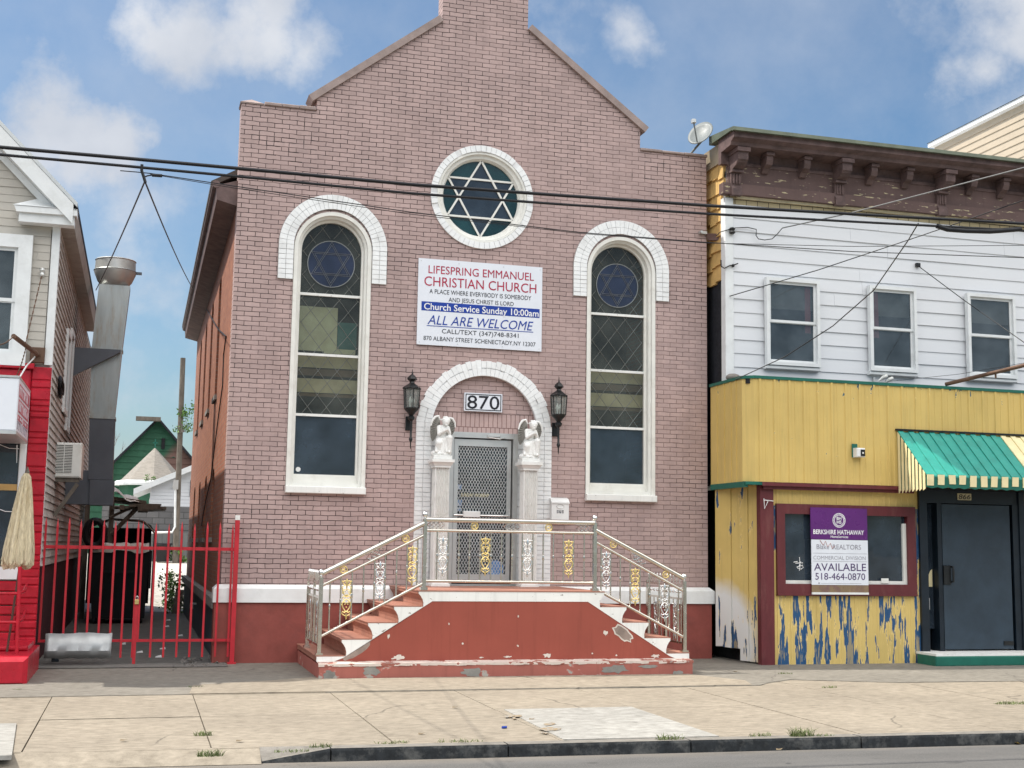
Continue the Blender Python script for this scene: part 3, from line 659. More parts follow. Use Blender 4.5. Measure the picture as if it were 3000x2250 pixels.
# security sticker on the lowest pane of the left window
o = W(867, 1381, .17); MB().prism(circ(o.x+.03, o.z+.03, .036, 8, PI/8, 2*PI+PI/8), .172, .176).build('window_sticker', m_plastw, wl)
# round window
f = MB()
for (r0, y0, r1, y1) in ((.688, -.012, .655, -.012), (.655, -.012, .64, .03), (.64, .03, .60, .04), (.60, .04, .575, .09), (.575, .09, .575, .14)):
    f.ringface(4.655, 6.765, r0, y0, r1, y1, 0, 2*PI, 64)
rw = f.build('round_window', m_frame, church)
MB().add([(x, .115, z) for x, z in circ(4.655, 6.765, .58, 56)], [tuple(range(56))]).build('glass', m_tealglass, rw)
MB().add([(4.655+r_*math.sin(PI*i/6), .111, 6.765+r_*math.cos(PI*i/6)) for i in range(12) for r_ in ((.56,) if i % 2 == 0 else (.325,))], [tuple(range(12))]).build('star_glass', m_plainglass, rw)
b = MB()
for o_ in (0, PI):
    tri = [Vector((.585*math.sin(o_+2*PI*i/3), .585*math.cos(o_+2*PI*i/3))) for i in range(3)]
    for i in range(3):
        a, c = tri[i], tri[(i+1) % 3]; d = (c-a).normalized(); n_ = Vector((-d.y, d.x))*.014
        b.prism([(4.655+q.x, 6.765+q.y) for q in (a-n_, c-n_, c+n_, a+n_)], .085+(.004 if o_ else 0), .105)
b.build('star_tracery', m_frame, rw)
b = MB(); n_ = 58
for i in range(n_):
    p, q = 2*PI*i/n_, 2*PI*(i+1)/n_; g = .0035/.74; pr = random.uniform(0, .006)
    if random.random() < .06: pr -= .03
    b.prism([(4.655+r_*math.cos(a), 6.765+r_*math.sin(a)) for r_, a in ((.692, p+g), (.785, p+g), (.785, q-g), (.692, q-g))], -.025-pr, .04)
b.build('brick_surround', m_wbrick, rw); MB().arc(4.655, 6.765, .691, .785, 0, 2*PI, -.015, .02, 48).build('arch_mortar', m_wmortar, rw)
# loft and boards seen through the glass: these stand inside the church
b = MB(); b.box(1.45, 7.95, 2.6, 2.7, 1.0, 7.9); b.build('interior_wall', m_dark, church)
for cx, a, b_ in ((WL, 1.0, 1.0), (WR, .0, 1.0)):
    if a: MB().box(cx-.47, cx+.13, .26, .29, 4.36, 5.0).build('interior_board', m_creamw, church)
    MB().box(cx-.52, cx+.52, .28, .30, 3.76, 3.96).box(cx-.52, cx+.52, .28, .30, 4.12, 4.30).build('loft_panel', m_cream, church)
    if a: MB().box(cx+.14, cx+.42, .30, .32, 4.40, 4.80).build('interior_cloth', mat('teal cloth', (.05, .22, .19), .8), church); MB().box(cx-.05, cx+.40, .25, .27, 4.33, 4.40).build('loft_ledge', m_creamw, church)
    MB().box(cx-.52, cx+.54, .26, .28, 4.0, 4.10).box(cx-.52, cx+.54, .26, .28, 3.70, 3.745).build('loft_rail', m_oak, church)
# doorway
b = wedge_arch(4.755, 3.30, [(.79, .905), (.905, 1.02)], None, 40, y0=-.03, gap=.0035, jit=.018)
jamb(b, [3.735, 3.85, 3.965], 1.04, 3.30, -.03); jamb(b, [5.545, 5.66, 5.775], 1.04, 3.30, -.03)
b.build('doorway_arch', m_wbrick, church)
MB().arc(4.755, 3.30, .789, 1.005, 0, PI, -.016, .03, 40).box(3.74, 3.964, -.016, .03, 1.04, 3.30).box(5.546, 5.77, -.016, .03, 1.04, 3.30).build('arch_mortar', m_wmortar, church)
MB().prism([(3.965, 3.545), (5.545, 3.545)]+[(4.755+.79*math.cos(a), 3.30+.79*math.sin(a)) for a in [math.asin(.245/.79)+(PI-2*math.asin(.245/.79))*i/24 for i in range(25)]], .06, .2).build('tympanum', m_brick, church)
MB().box(3.965, 5.545, .065, .2, 3.262, 3.543).build('door_lintel', m_brick2, church)
def clap(b, x0, x1, z0, z1, y, ex, th=.012, y_in=.02):
    n = max(1, round((z1-z0)/ex)); e = (z1-z0)/n; rc = random.Random(int(x0*100+z0*10))
    for i in range(n):
        a = z0+i*e; x = x0
        while x < x1-.01:
            xe = x1 if x1-x < 1.6 else min(x1, x+rc.uniform(1.2, 3.6)); dy = rc.uniform(-.0025, .0025); dz = rc.uniform(-.0025, .0025)
            b.prismx([(y-th+dy, a+dz), (y-th*.15+dy, a+e), (y+y_in, a+e), (y+y_in, a+dz)], x, xe-(.0025 if xe < x1 else 0)); x = xe
    return b
for xa, xb in ((3.966, 4.25), (5.27, 5.544)): clap(MB(), xa, xb, 1.04, 3.26, .10, .105).build('door_side_siding', m_trim, church)
dr = MB().box(4.25, 4.31, .02, .16, 1.04, 3.26).box(5.20, 5.27, .02, .16, 1.04, 3.26).box(4.31, 5.20, .03, .16, 3.18, 3.26).box(4.31, 5.20, .05, .16, 1.04, 1.08).build('entrance_door', m_alu, church)
MB().box(4.325, 4.385, .06, .11, 1.10, 3.16).box(5.12, 5.18, .06, .11, 1.10, 3.16).box(4.385, 5.12, .06, .11, 3.06, 3.16).box(4.385, 5.12, .06, .11, 1.10, 1.22).build('door_leaf', m_alu, dr)
MB().box(4.385, 5.12, .094, .10, 1.22, 3.06).build('door_glass', m_plainglass, dr)
g = MB(); sx_, sz_ = .0435, .080
i = 0; z = 1.22
while z < 3.06:
    x = 4.385+(sx_/2 if i % 2 else 0)
    while x < 5.12:
        z2 = min(z+sz_/2, 3.06)
        for s in (-1, 1):
            x2 = x+s*sx_/2
            if 4.38 <= x2 <= 5.125: g.prism([(x-.0034, z), (x+.0034, z), (x2+.0034, z2), (x2-.0034, z2)], .078, .082)
        x += sx_
    z += sz_/2; i += 1
g.build('mesh_grille', mat('pale door mesh', (.62, .63, .62), .5, bmp=0), dr)
MB().tube([(4.33, .045, 2.06), (5.17, .045, 2.06)], .011, 8).box(4.33, 4.35, .04, .08, 2.04, 2.08).box(5.15, 5.17, .04, .08, 2.04, 2.08).build('push_bar', m_silver, dr)
MB().bbox(4.47, 4.72, .028, .05, 2.03, 2.12).build('push_plate', m_plastw, dr)
MB().bbox(4.80, 5.0, .015, .05, 3.195, 3.235).tube([(4.82, .0, 3.19), (4.98, -.03, 3.17), (5.08, .03, 3.2)], .008, 6).build('door_closer', m_alu, dr)
lettering('SUNDAY WORSHIP', 4.44, 4.86, 2.33, .045, .074, mat('faded yellow vinyl', (.62, .58, .38), .5, bmp=0), dr)
MB().box(4.39, 4.46, .086, .09, 2.19, 2.28).box(4.39, 4.45, .086, .09, 2.43, 2.50).box(4.39, 4.45, .086, .09, 2.12, 2.17).build('door_sticker', mat('blue sticker', (.12, .22, .40), .4, stain=(.7, .7, .7), sfac=.9, sscale=9, bmp=0), dr)
MB().prism(circ(4.98, 1.30, .12, 20), .086, .09).build('door_sticker', mat('blue decal', (.10, .24, .52), .4, bmp=0), dr)

# ------------------------------------------------------------------ signs and fittings on the church
sg = thing('church_sign', 'large white sign board with red and blue lettering above the church doorway', 'sign', (4.65, -.03, 4.495))
SX0, SX1, SZ0, SZ1 = 3.71, 5.595, 4.495, 5.765; SWD, SHT = SX1-SX0, SZ1-SZ0
MB().box(SX0, SX1, -.035, -.012, SZ0, SZ1).build('sign_panel', m_signw, sg)
def sline(body, u0, u1, v0, v1, m_, shear=0, off=0):
    lettering(body, SX0+u0*SWD, SX0+u1*SWD, SZ1-v1*SHT, (v1-v0)*SHT, -.0385, m_, sg, shear, off)
MB().box(SX0+.03*SWD, SX0+.98*SWD, -.0375, -.0348, SZ1-.605*SHT, SZ1-.50*SHT).build('blue_stripe', m_blue_ink, sg)
sline('LIFESPRING EMMANUEL', .079, .93, .077, .168, m_maroon_ink); sline('CHRISTIAN CHURCH', .048, .951, .207, .315, m_maroon_ink)
sline('A PLACE WHERE EVERYBODY IS SOMEBODY', .09, .91, .352, .402, m_black_ink); sline('AND JESUS CHRIST IS LORD', .243, .767, .437, .485, m_black_ink)
for o in [1]:
    lettering('Church Service Sunday 10:00am', SX0+.05*SWD, SX0+.972*SWD, SZ1-.592*SHT, .073*SHT, -.0405, m_white_ink, sg, 0, .012)
sline('ALL ARE WELCOME', .08, .93, .655, .760, m_blue_ink, .25)
MB().box(SX0+.075*SWD, SX0+.93*SWD, -.0375, -.0349, SZ1-.782*SHT, SZ1-.774*SHT).build('underline', m_blue_ink, sg)
sline('CALL/TEXT (347)748-8341', .195, .81, .806, .856, m_black_ink); sline('870 ALBANY STREET SCHENECTADY,NY 12307', .052, .95, .898, .946, m_black_ink)
b = MB()
for u in (.02, .32, .68, .98):
    for v in (.03, .97): b.ball((SX0+u*SWD, -.036, SZ1-v*SHT), .007, 8, 5)
b.build('screw', m_alu, sg)
hn = thing('house_number_sign', 'white rectangular number plate reading 870 inside the doorway arch', 'sign', (4.73, .05, 3.565))
MB().box(4.447, 5.018, .012, .055, 3.568, 3.835).build('sign_panel', m_signw, hn)
b = MB(); t_ = .012
b.box(4.463, 5.002, .008, .0118, 3.584, 3.584+t_).box(4.463, 5.002, .008, .0118, 3.819-t_, 3.819).box(4.463, 4.463+t_, .008, .0118, 3.584+t_, 3.819-t_).box(5.002-t_, 5.002, .008, .0118, 3.584+t_, 3.819-t_); b.build('border', m_black_ink, hn)
lettering('870', 4.49, 4.975, 3.605, .19, .009, m_black_ink, hn, 0, .004)

def lantern(x, z0, label):
    """carriage lantern on a wall arm; z0 = tip of the tail"""
    t_ = thing('wall_lantern', label, 'lantern', (x, -.17, z0), 'carriage lanterns beside the church door'); y = -.17
    MB().lathe([(.001, 0), (.008, .03), (.010, .10), (.026, .13), (.028, .15), (.017, .17), (.015, .30), (.018, .40), (.05, .43), (.052, .46), (.03, .48), (.06, .52), (.10, .56), (.105, .585), (.10, .59)], (x, y, z0), 12).build('bracket_stem', m_black, t_, 40)
    MB().tube([(x, y, z0+.45), (x, -.06, z0+.47), (x, -.02, z0+.40)], .016, 8).bbox(x-.05, x+.05, -.03, -.002, z0+.28, z0+.48, .006).build('wall_plate', m_black, t_)
    r0, r1 = .095, .122; zb, zt = z0+.585, z0+.625+.24
    h = lambda r_, z: [(x+r_*math.cos(PI/6+i*PI/3), y+r_*math.sin(PI/6+i*PI/3), z) for i in range(6)]
    b = MB()
    A_, B_ = h(r0+.01, zb), h(r1, zt)
    for i in range(6): b.tube([A_[i], B_[i]], .008, 6)
    b.tube(A_, .010, 6, closed=True).tube(B_, .010, 6, closed=True); b.build('lantern_frame', m_black, t_)
    b = MB(); A2, B2 = h(r0+.004, zb), h(r1-.006, zt)
    for i in range(6): b.add([A2[i], A2[(i+1) % 6], B2[(i+1) % 6], B2[i]], [(0, 1, 2, 3)])
    b.build('lantern_glass', m_lampglass, t_, recalc=False)
    zc = zt-z0
    MB().lathe([(r1+.012, zc-.01), (r1+.014, zc+.008), (.085, zc+.045), (.04, zc+.075), (.032, zc+.10), (.055, zc+.115), (.075, zc+.135), (.06, zc+.165), (.035, zc+.19), (.012, zc+.205), (.008, zc+.23), (.003, zc+.28)], (x, y, z0), 6).build('lantern_cap', m_black, t_)
    for dx in (-.022, .022):
        MB().lathe([(.012, 0), (.013, .06), (.022, .08), (.024, .10), (.012, .14), (.002, .165)], (x+dx, y, zb+.01), 8).build('candle_bulb', m_bulb, t_, 50)
lantern(3.63, 2.965, 'black carriage lantern on the wall left of the church doorway')
lantern(5.83, 2.965, 'black carriage lantern on the wall right of the church doorway, above the mailbox')

mbx = thing('mailbox', 'white wall mailbox with oval crest right of the doorway', 'mailbox', (5.89, -.09, 2.02))
b = MB(); b.prismx([(-.002, 2.02), (-.002, 2.33), (-.07, 2.31), (-.115, 2.27), (-.115, 2.02)], 5.755, 6.02); b.build('box_body', m_plastw, mbx)
MB().prismx([(-.003, 2.331), (-.003, 2.345), (-.07, 2.325), (-.128, 2.275), (-.128, 2.255), (-.118, 2.255)], 5.748, 6.027).build('lid', m_plastw, mbx)
MB().ringface(5.888, 2.215, .055, -.118, .046, -.122, 0, 2*PI, 24)
b = MB(); b.tube([(5.888+.055*math.cos(a), -.117, 2.213+.03*math.sin(a)) for a in [2*PI*i/24 for i in range(24)]], .005, 6, closed=True)
b.build('oval_crest', m_alu, mbx)
for i in range(3):
    o = MB().box(5.835+i*.038, 5.862+i*.038, -.1175, -.1152, 2.115, 2.16).build('number_tile', m_black_ink, mbx)
    lettering('870'[i], 5.840+i*.038, 5.857+i*.038, 2.12, .034, -.119, m_white_ink, o)
# columns and angels
def column(x, label):
    t_ = thing('pedestal_column', label, 'column', (x, -.25, 1.04), 'fluted columns at the church door'); y = -.25
    def sq(h, z0, z1): return (x-h, x+h, y-h, y+h, z0, z1)
    MB().box(*sq(.135, 1.042, 1.09)).box(*sq(.12, 1.09, 1.125)).build('base', m_plaster, t_)
    prof = []; nf = 6; h = .105
    for s in range(4):
        for i in range(nf):
            for q, d in ((0, 0), (.12, .014), (.30, .026), (.5, .030), (.70, .026), (.88, .014)):
                u = -h+.012+(2*h-.024)*(i+q)/nf; v = -(h-d)
                p = (u, v)
                for _ in range(s): p = (-p[1], p[0])
                prof.append((x+p[0], y+p[1]))
        p = (h-.012, -h)
        for _ in range(s): p = (-p[1], p[0])
        prof.append((x+p[0], y+p[1]))
    MB().prismz(prof, 1.125, 2.71).build('fluted_shaft', m_plaster, t_)
    b = MB(); b.box(*sq(.118, 2.71, 2.735)); a_, c_ = .12, .16
    b.add([(x+sx*q, y+sy*q, z) for q, z in ((.12, 2.735), (.15, 2.785)) for sx, sy in ((-1, -1), (1, -1), (1, 1), (-1, 1))], [(0, 1, 5, 4), (1, 2, 6, 5), (2, 3, 7, 6), (3, 0, 4, 7)])
    b.box(*sq(.16, 2.785, 2.825)); b.build('capital', m_plaster, t_)
column(4.06, 'white fluted column left of the church door under a praying angel'); column(5.36, 'white fluted column right of the church door under a praying angel')
def capsule(b, p, q, r0, r1, n=14):
    p, q = Vector(p), Vector(q); b.tube([p, p+(q-p)*.5, q], [r0, (r0+r1)/2, r1], n); b.ball(p, r0, n, 8); b.ball(q, r1, n, 8)
def remesh(b, name, m_, parent, vox=.005, smooth_it=2):
    o = b.build(name, m_, None, recalc=False)
    md = o.modifiers.new('r', 'REMESH'); md.mode = 'VOXEL'; md.voxel_size = vox
    sm = o.modifiers.new('s', 'SMOOTH'); sm.iterations = smooth_it; sm.factor = .5
    bpy.context.view_layer.update(); dg = bpy.context.evaluated_depsgraph_get()
    me = bpy.data.meshes.new_from_object(o.evaluated_get(dg)); me.name = name
    for p_ in me.polygons: p_.use_smooth = True
    bpy.data.objects.remove(o)
    o2 = bpy.data.objects.new(name, me); COL.objects.link(o2)
    if not len(me.materials): me.materials.append(m_)
    o2.parent = parent; o2.location = -root_loc(parent) if parent is not None else (0, 0, 0)
    return o2
def angel():
    X, Y, Z = 4.06, -.25, 2.827
    t_ = thing('angel_statue', 'white kneeling angel statue with praying hands on the left fluted column', 'statue', (X, Y, Z), 'praying angel statues')
    P = lambda x, y, z: (X+x, Y+y, Z+z)
    MB().bbox(X-.135, X+.135, Y-.11, Y+.11, Z, Z+.055, .006).build('plinth', m_plaster, t_)
    b = MB()
    for i in range(16):
        a = 2*PI*i/16; b.ball(P(.10*math.cos(a)+random.uniform(-.015, .015), .075*math.sin(a), .075+random.uniform(-.01, .02)), random.uniform(.03, .045), 10, 6)
    b.ball(P(0, 0, .07), .10, 14, 8, (1.05, .8, .5)); remesh(b, 'rock_base', m_plaster, t_, .008, 2)
    b = MB()
    capsule(b, P(.02, .035, .28), P(.015, .01, .40), .070, .062)          # trunk
    capsule(b, P(-.035, .0, .455), P(.075, .0, .455), .038, .036)           # shoulders
    b.ball(P(.02, .0, .42), .07, 14, 8, (1.05, .75, .8))
    capsule(b, P(.03, -.005, .46), P(.045, -.022, .51), .028, .028)         # neck
    b.ball(P(.05, -.035, .535), .055, 16, 10, (.95, 1.0, 1.12))           # head bowed forward
    b.ball(P(.053, -.088, .523), .010, 8, 6)                              # nose
    b.ball(P(.05, -.070, .495), .020, 8, 6)                               # chin
    capsule(b, P(-.045, -.005, .455), P(-.052, -.045, .36), .030, .024); capsule(b, P(-.052, -.045, .36), P(.045, -.105, .42), .024, .017)
    capsule(b, P(.085, -.005, .455), P(.105, -.05, .365), .030, .024); capsule(b, P(.105, -.05, .365), P(.060, -.105, .42), .024, .017)
    for k in range(4):                                                    # praying fingers
        for s in (-1, 1): capsule(b, P(.053+s*.006, -.108+k*.006, .42), P(.054+s*.003, -.118+k*.007, .468-k*.004), .0075, .0055, 8)
    capsule(b, P(.052, -.108, .42), P(.053, -.112, .445), .016, .012)
    capsule(b, P(-.015, .02, .28), P(-.055, -.075, .23), .062, .048); capsule(b, P(-.055, -.075, .23), P(-.05, -.03, .11), .046, .055)   # kneeling leg
    capsule(b, P(.05, .02, .28), P(.10, -.075, .305), .058, .046); capsule(b, P(.10, -.075, .305), P(.095, -.08, .12), .044, .034)        # raised knee
    capsule(b, P(.095, -.075, .115), P(.09, -.12, .105), .028, .018)
    for i in range(9):                                                    # folds of the robe
        u = i/8; capsule(b, P(-.07+.15*u, -.02-.045*math.sin(PI*u), .285-.02*abs(u-.5)), P(-.095+.20*u+random.uniform(-.012, .012), -.075+random.uniform(-.015, .015), .11), .022, .018, 8)
    capsule(b, P(.09, .03, .44), P(.12, -.01, .2), .028, .034)             # mantle over one shoulder
    fig = remesh(b, 'figure', m_plaster, t_, .0042, 1)
    b = MB(); b.ball(P(.05, -.026, .550), .058, 16, 10, (1.0, 1.0, .95))
    for i in range(22):
        a = random.uniform(0, 2*PI); e = random.uniform(-.2, 1.2); b.ball(P(.05+.058*math.cos(a)*math.cos(e), -.024+.056*math.sin(a)*math.cos(e)*(1 if math.sin(a) > 0 else .8), .552+.055*math.sin(e)), .017, 8, 5)
    remesh(b, 'hair', m_plaster, fig, .006, 1)
    def wing(pts, flip):
        c = Vector((sum(p[0] for p in pts)/len(pts), sum(p[1] for p in pts)/len(pts)))
        b = MB(); b.ext([P(x, .055+.25*abs(x-.02)*.2, z) for x, z in pts], (0, .022, 0))
        root = Vector((.02+(.03 if flip else -.03), .47))
        for k in range(2, len(pts)-1):                                    # flight feathers
            q = Vector(pts[k])
            for w in (0, .5):
                q2 = Vector(pts[k]).lerp(Vector(pts[min(k+1, len(pts)-1)]), w); p0 = root.lerp(q2, .38)
                b.tube([P(p0.x, .05, p0.y), P(q2.x*.98, .052, q2.y)], [.010, .007], 6)
        w_ = b.build('wing', m_patina, t_)
        MB().tube([P(x, .056, z) for x, z in pts[1:6]], [.012, .018, .019, .016, .010], 8).build('wing_rim', m_plaster, w_, 60)
    wing([(-.01, .47), (-.015, .565), (-.04, .625), (-.085, .612), (-.125, .56), (-.148, .48), (-.150, .40), (-.142, .32), (-.118, .262), (-.09, .30), (-.07, .38)], False)
    wing([(.07, .47), (.088, .56), (.12, .605), (.165, .595), (.20, .54), (.208, .47), (.195, .41), (.165, .36), (.14, .37), (.11, .42)], True)
    return t_
an = angel(); dup(an, (5.36, -.25, 2.827), 'white kneeling angel statue with praying hands on the right fluted column')

# ------------------------------------------------------------------ entrance stoop with stairs both sides
stoop = thing('entrance_stoop', 'oxblood and white double sided stair stoop with chipped paint below the church door', 'stoop', (4.62, -1.1, 0))
SF = -2.05                                       # front face of the stairs
zs = [.255, .455, .655, .855, 1.045]
lx = [2.15, 2.455, 2.775, 3.095, 3.405]; rx = [7.06, 6.79, 6.48, 6.17, 5.86]
def side_profile(xs, s):     # stepped outline with ogee nosings, from the bottom step up to the landing
    p = []
    for i in range(5):
        x = xs[i]
        z0 = zs[i-1] if i else .20
        if i:
            for u, v in ((.055, .0), (.058, .25), (.045, .5), (.02, .72), (-.002, .84), (-.004, 1.0)): p.append((x+s*u, z0+(zs[i]-z0)*v))
        else: p += [(x, z0), (x, zs[0])]
    return p
pl = side_profile(lx, 1); pr = side_profile(rx, -1)
MB().prism(pl+list(reversed(pr)), SF+.015, -.078).build('stair_body', m_tread, stoop)
# white stringer and red panel on the front face
pan = [(2.36, .195), (2.47, .235), (3.575, .925), (5.64, .925), (6.78, .225), (6.86, .195)]
MB().prism(pl+list(reversed(pr))+[(7.06, .195)]+list(reversed(pan))+[(2.15, .195)], SF-.008, SF+.012).build('stringer', m_chip, stoop)
MB().prism(pan, SF-.002, SF+.013).build('front_panel', m_red, stoop)
# nosing slabs of the treads, a little proud of the white face
b = MB()
for xs, s in ((lx, 1), (rx, -1)):
    for i in range(4):
        x0, x1 = xs[i]+s*-.012, xs[i+1]+s*.03
        b.box(x0, x1, SF-.004 if s < 0 else SF-.010, -.08, zs[i]+.001, zs[i]+.012)
b.box(lx[4]-.012, rx[4]+.012, SF-.014, -.08, 1.046, 1.058); b.build('tread', m_tread, stoop)
# low plinth all round
b = MB(); b.box(2.16, 7.03, -2.235, -.078, -.03, .172); b.build('plinth', m_ledge, stoop)
b = MB()
random.seed(3)
xsr = [2.15+i*(7.045-2.15)/40 for i in range(41)]
top = []
for i, x in enumerate(xsr): top.append((x, -2.243+random.uniform(-.006, .010)))
for (x0, y0), (x1, y1) in zip(top[:-1], top[1:]):
    b.add([(x0, y0, .150+random.uniform(-.008, .008)), (x1, y1, .150), (x1, y1, .182), (x0, y0, .182), (x0, SF+.01, .198), (x1, SF+.01, .198)], [(0, 1, 2, 3), (3, 2, 5, 4)])
b.build('ledge_top', m_ledgetop, stoop)
# bare patches where render has fallen off
def patch(pts, y, name, m_): MB().add([(x, y, z) for x, z in pts], [tuple(range(len(pts)))]).build(name, m_, stoop)
def Pz(u, v, y=SF): p = W(u, v, y); return (p.x, p.z)
def blobpoly(cx, cz, rx_, rz, n=26, rot=0, jag=.25, seed=1):
    rnd = random.Random(seed); o = []
    for i in range(n):
        a = 2*PI*i/n; k = 1+rnd.uniform(-jag, jag); x, z = rx_*k*math.cos(a), rz*k*math.sin(a)
        o.append((cx+x*math.cos(rot)-z*math.sin(rot), cz+x*math.sin(rot)+z*math.cos(rot)))
    return o
m_render = mat('bare render', (.30, .235, .20), .9, var=.25, bmp=.6, bscale=30); m_limewash = mat('chipped pale undercoat', (.66, .60, .53), .8, var=.15, bmp=.3)
for u, v, ru, rv, rot, sd in ((1824, 1855, .135, .06, -.62, 1), (1045, 1905, .17, .04, .62, 2)):
    c = Pz(u, v, SF); patch(blobpoly(c[0], c[1], ru+.022, rv+.02, 18, rot, .16, sd), SF-.0035, 'chipped_paint', m_limewash if sd == 1 else m_render); patch(blobpoly(c[0], c[1], ru, rv, 18, rot, .16, sd), SF-.0055, 'bare_patch', m_render)
for i, (u, v, a, c_) in enumerate(((1168, 1926, .075, .028), (1602, 1920, .05, .024), (1774, 1854, .03, .032), (1138, 1864, .016, .028), (1920, 1922, .055, .02), (1517, 1892, .012, .012), (1355, 1885, .014, .012), (1486, 1924, .05, .010), (1410, 1926, .03, .008), (1805, 1920, .014, .012), (1518, 1806, .008, .014), (1315, 1828, .008, .014), (1735, 1914, .010, .010), (1568, 1762, .010, .006))):
    c = Pz(u, v, SF); patch(blobpoly(c[0], c[1], a, c_, 20, 0, .42, 10+i), SF-.0045, 'chipped_paint', m_limewash)
for i, (u, v, a, c_) in enumerate(((1090, 1962, .09, .06), (1385, 1966, .14, .055), (1805, 1958, .17, .05), (965, 1975, .07, .05), (1985, 1970, .08, .03), (1900, 1950, .12, .02))):
    c = Pz(u, v, -2.24); q = [(x, max(.0, min(.168, z))) for x, z in blobpoly(c[0], c[1]-.012, a, c_, 18, 0, .3, 30+i)]; patch(q, -2.2385, 'bare_patch', m_stone)

# ------------------------------------------------------------------ ornate railing
RY = -1.98
def spiral(b, c, r0, r1, a0, a1, rad_, n=14, sx=1):
    pts = []
    for i in range(n+1):
        u = i/n; r_ = r0+(r1-r0)*u; a = a0+(a1-a0)*u; pts.append((c[0]+sx*r_*math.cos(a), c[1], c[2]+r_*math.sin(a)))
    b.tube(pts, [rad_*(1-.45*i/n) for i in range(n+1)], 6)
def scroll_mesh():
    """cast scroll panel 0.12 wide, 0.50 high, centred on the origin"""
    b = MB()
    for s in (-1, 1):
        spiral(b, (s*.022, 0, .205), .030, .007, PI*1.1 if False else -PI/2, PI*1.3, .008, 14, s)
        b.tube([(s*.052, 0, .16), (s*.050, 0, .10), (s*.030, 0, .055), (s*.012, 0, .03)], [.006, .009, .008, .005], 6)
        spiral(b, (s*.030, 0, .085), .026, .006, -PI*.3, PI*1.6, .007, 14, s)
        spiral(b, (s*.030, 0, .012), .028, .006, PI*.9, -PI*.9, .008, 14, s)
        b.tube([(0, 0, .0), (s*.030, 0, -.02), (s*.054, 0, -.055), (s*.044, 0, -.10), (s*.018, 0, -.14), (0, 0, -.155)], [.006, .009, .010, .009, .007, .005], 6)
        spiral(b, (s*.022, 0, -.055), .022, .005, PI*.2, PI*1.9, .006, 12, s)
        b.tube([(0, 0, -.15), (s*.026, 0, -.165), (s*.046, 0, -.15), (s*.054, 0, -.175), (s*.038, 0, -.19), (s*.012, 0, -.205)], [.006, .009, .007, .009, .006, .005], 6)
        b.ball((s*.056, 0, .135), .011, 8, 5); b.ball((s*.058, 0, -.07), .010, 8, 5); b.ball((s*.055, 0, .215), .012, 8, 5)
    b.tube([(0, 0, .25), (0, 0, .215), (0, 0, .16), (0, 0, .1)], [.004, .016, .010, .004], 8); b.tube([(0, 0, -.25), (0, 0, -.215), (0, 0, -.17)], [.004, .013, .005], 8)
    b.ball((0, 0, .045), .014, 8, 6); b.ball((0, 0, -.1), .010, 8, 6)
    for z in (.17, .125): b.tube([(-.05, 0, z-.02), (-.02, 0, z), (0, 0, z-.012), (.02, 0, z), (.05, 0, z-.02)], .005, 6)
    return b
def shared(b, name, m_, smooth=50):
    o = b.build(name, m_, None, smooth); me = o.data; bpy.data.objects.remove(o); return me
me_gold = shared(scroll_mesh(), 'gold_scroll', m_gold); me_silver = shared(scroll_mesh(), 'silver_scroll', m_silver)
def ring_mesh():
    b = MB(); b.tube([(.043*math.cos(a), 0, .043*math.sin(a)) for a in [2*PI*i/24 for i in range(24)]], .009, 8, closed=True)
    for k in range(3):
        a = PI/2+2*PI*k/3; spiral(b, (.016*math.cos(a), 0, .016*math.sin(a)), .016, .004, a+PI, a+PI+4.4, .006, 10)
    return b
me_ring = shared(ring_mesh(), 'gold_ring', m_gold)
def diamond_mesh():
    b = MB()
    for c in (-.055, 0, .055):
        b.tube([(c-.06, 0, 0), (c, 0, .043), (c+.06, 0, 0), (c, 0, -.043)], .009, 4, closed=True)
    return b
me_dia = shared(diamond_mesh(), 'diamond_link', m_silver, 30)
def put(name, me, parent, loc, shear=None):
    if shear is not None:
        me = me.copy()
        for v in me.vertices: v.co.z += v.co.x*shear
    o = bpy.data.objects.new(name, me); COL.objects.link(o); o.parent = parent; o.location = Vector(loc)-root_loc(parent); return o
rail = thing('stair_railing', 'polished steel stair railing with gold and silver scroll panels in front of the church door', 'railing', (4.62, RY, 1.05))
def post(x, z0, z1, y=RY, w=.024, parent=None, ball=True):
    o = MB().box(x-w, x+w, y-w, y+w, z0, z1).box(x-w*1.8, x+w*1.8, y-w*1.8, y+w*1.8, z0, z0+.035).build('post', m_steel, parent)
    if ball: MB().lathe([(.012, 0), (.016, .012), (.013, .022), (.03, .035), (.036, .058), (.03, .082), (.012, .096), (.001, .1)], (x, y, z1), 14).build('ball_finial', m_silver, o, 60)
    return o
post(2.185, .258, 1.21, parent=rail); post(3.475, 1.06, 1.95, parent=rail); post(5.755, 1.06, 1.95, parent=rail); post(7.025, .258, 1.20, parent=rail)
def xz(u, v): p = W(u, v, RY); return Vector((p.x, RY, p.z))
def rail_tube(a, b_, r_, name): MB().tube([a, b_], r_, 12).build(name, m_steel, rail, 50)
V = Vector
L_T = (V((2.20, RY, 1.255)), V((3.465, RY, 1.895))); L_M = (V((2.20, RY, 1.11)), V((3.465, RY, 1.745))); L_B = (V((2.20, RY, .49)), V((3.465, RY, 1.145)))
H_T = (V((3.485, RY, 1.945)), V((5.745, RY, 1.945))); H_M = (V((3.49, RY, 1.81)), V((5.745, RY, 1.81))); H_B = (V((3.49, RY, 1.175)), V((5.745, RY, 1.165)))
R_T = (V((5.765, RY, 1.85)), V((7.02, RY, 1.235))); R_M = (V((5.765, RY, 1.695)), V((7.02, RY, 1.065))); R_B = (V((5.765, RY, 1.09)), V((7.02, RY, .46)))
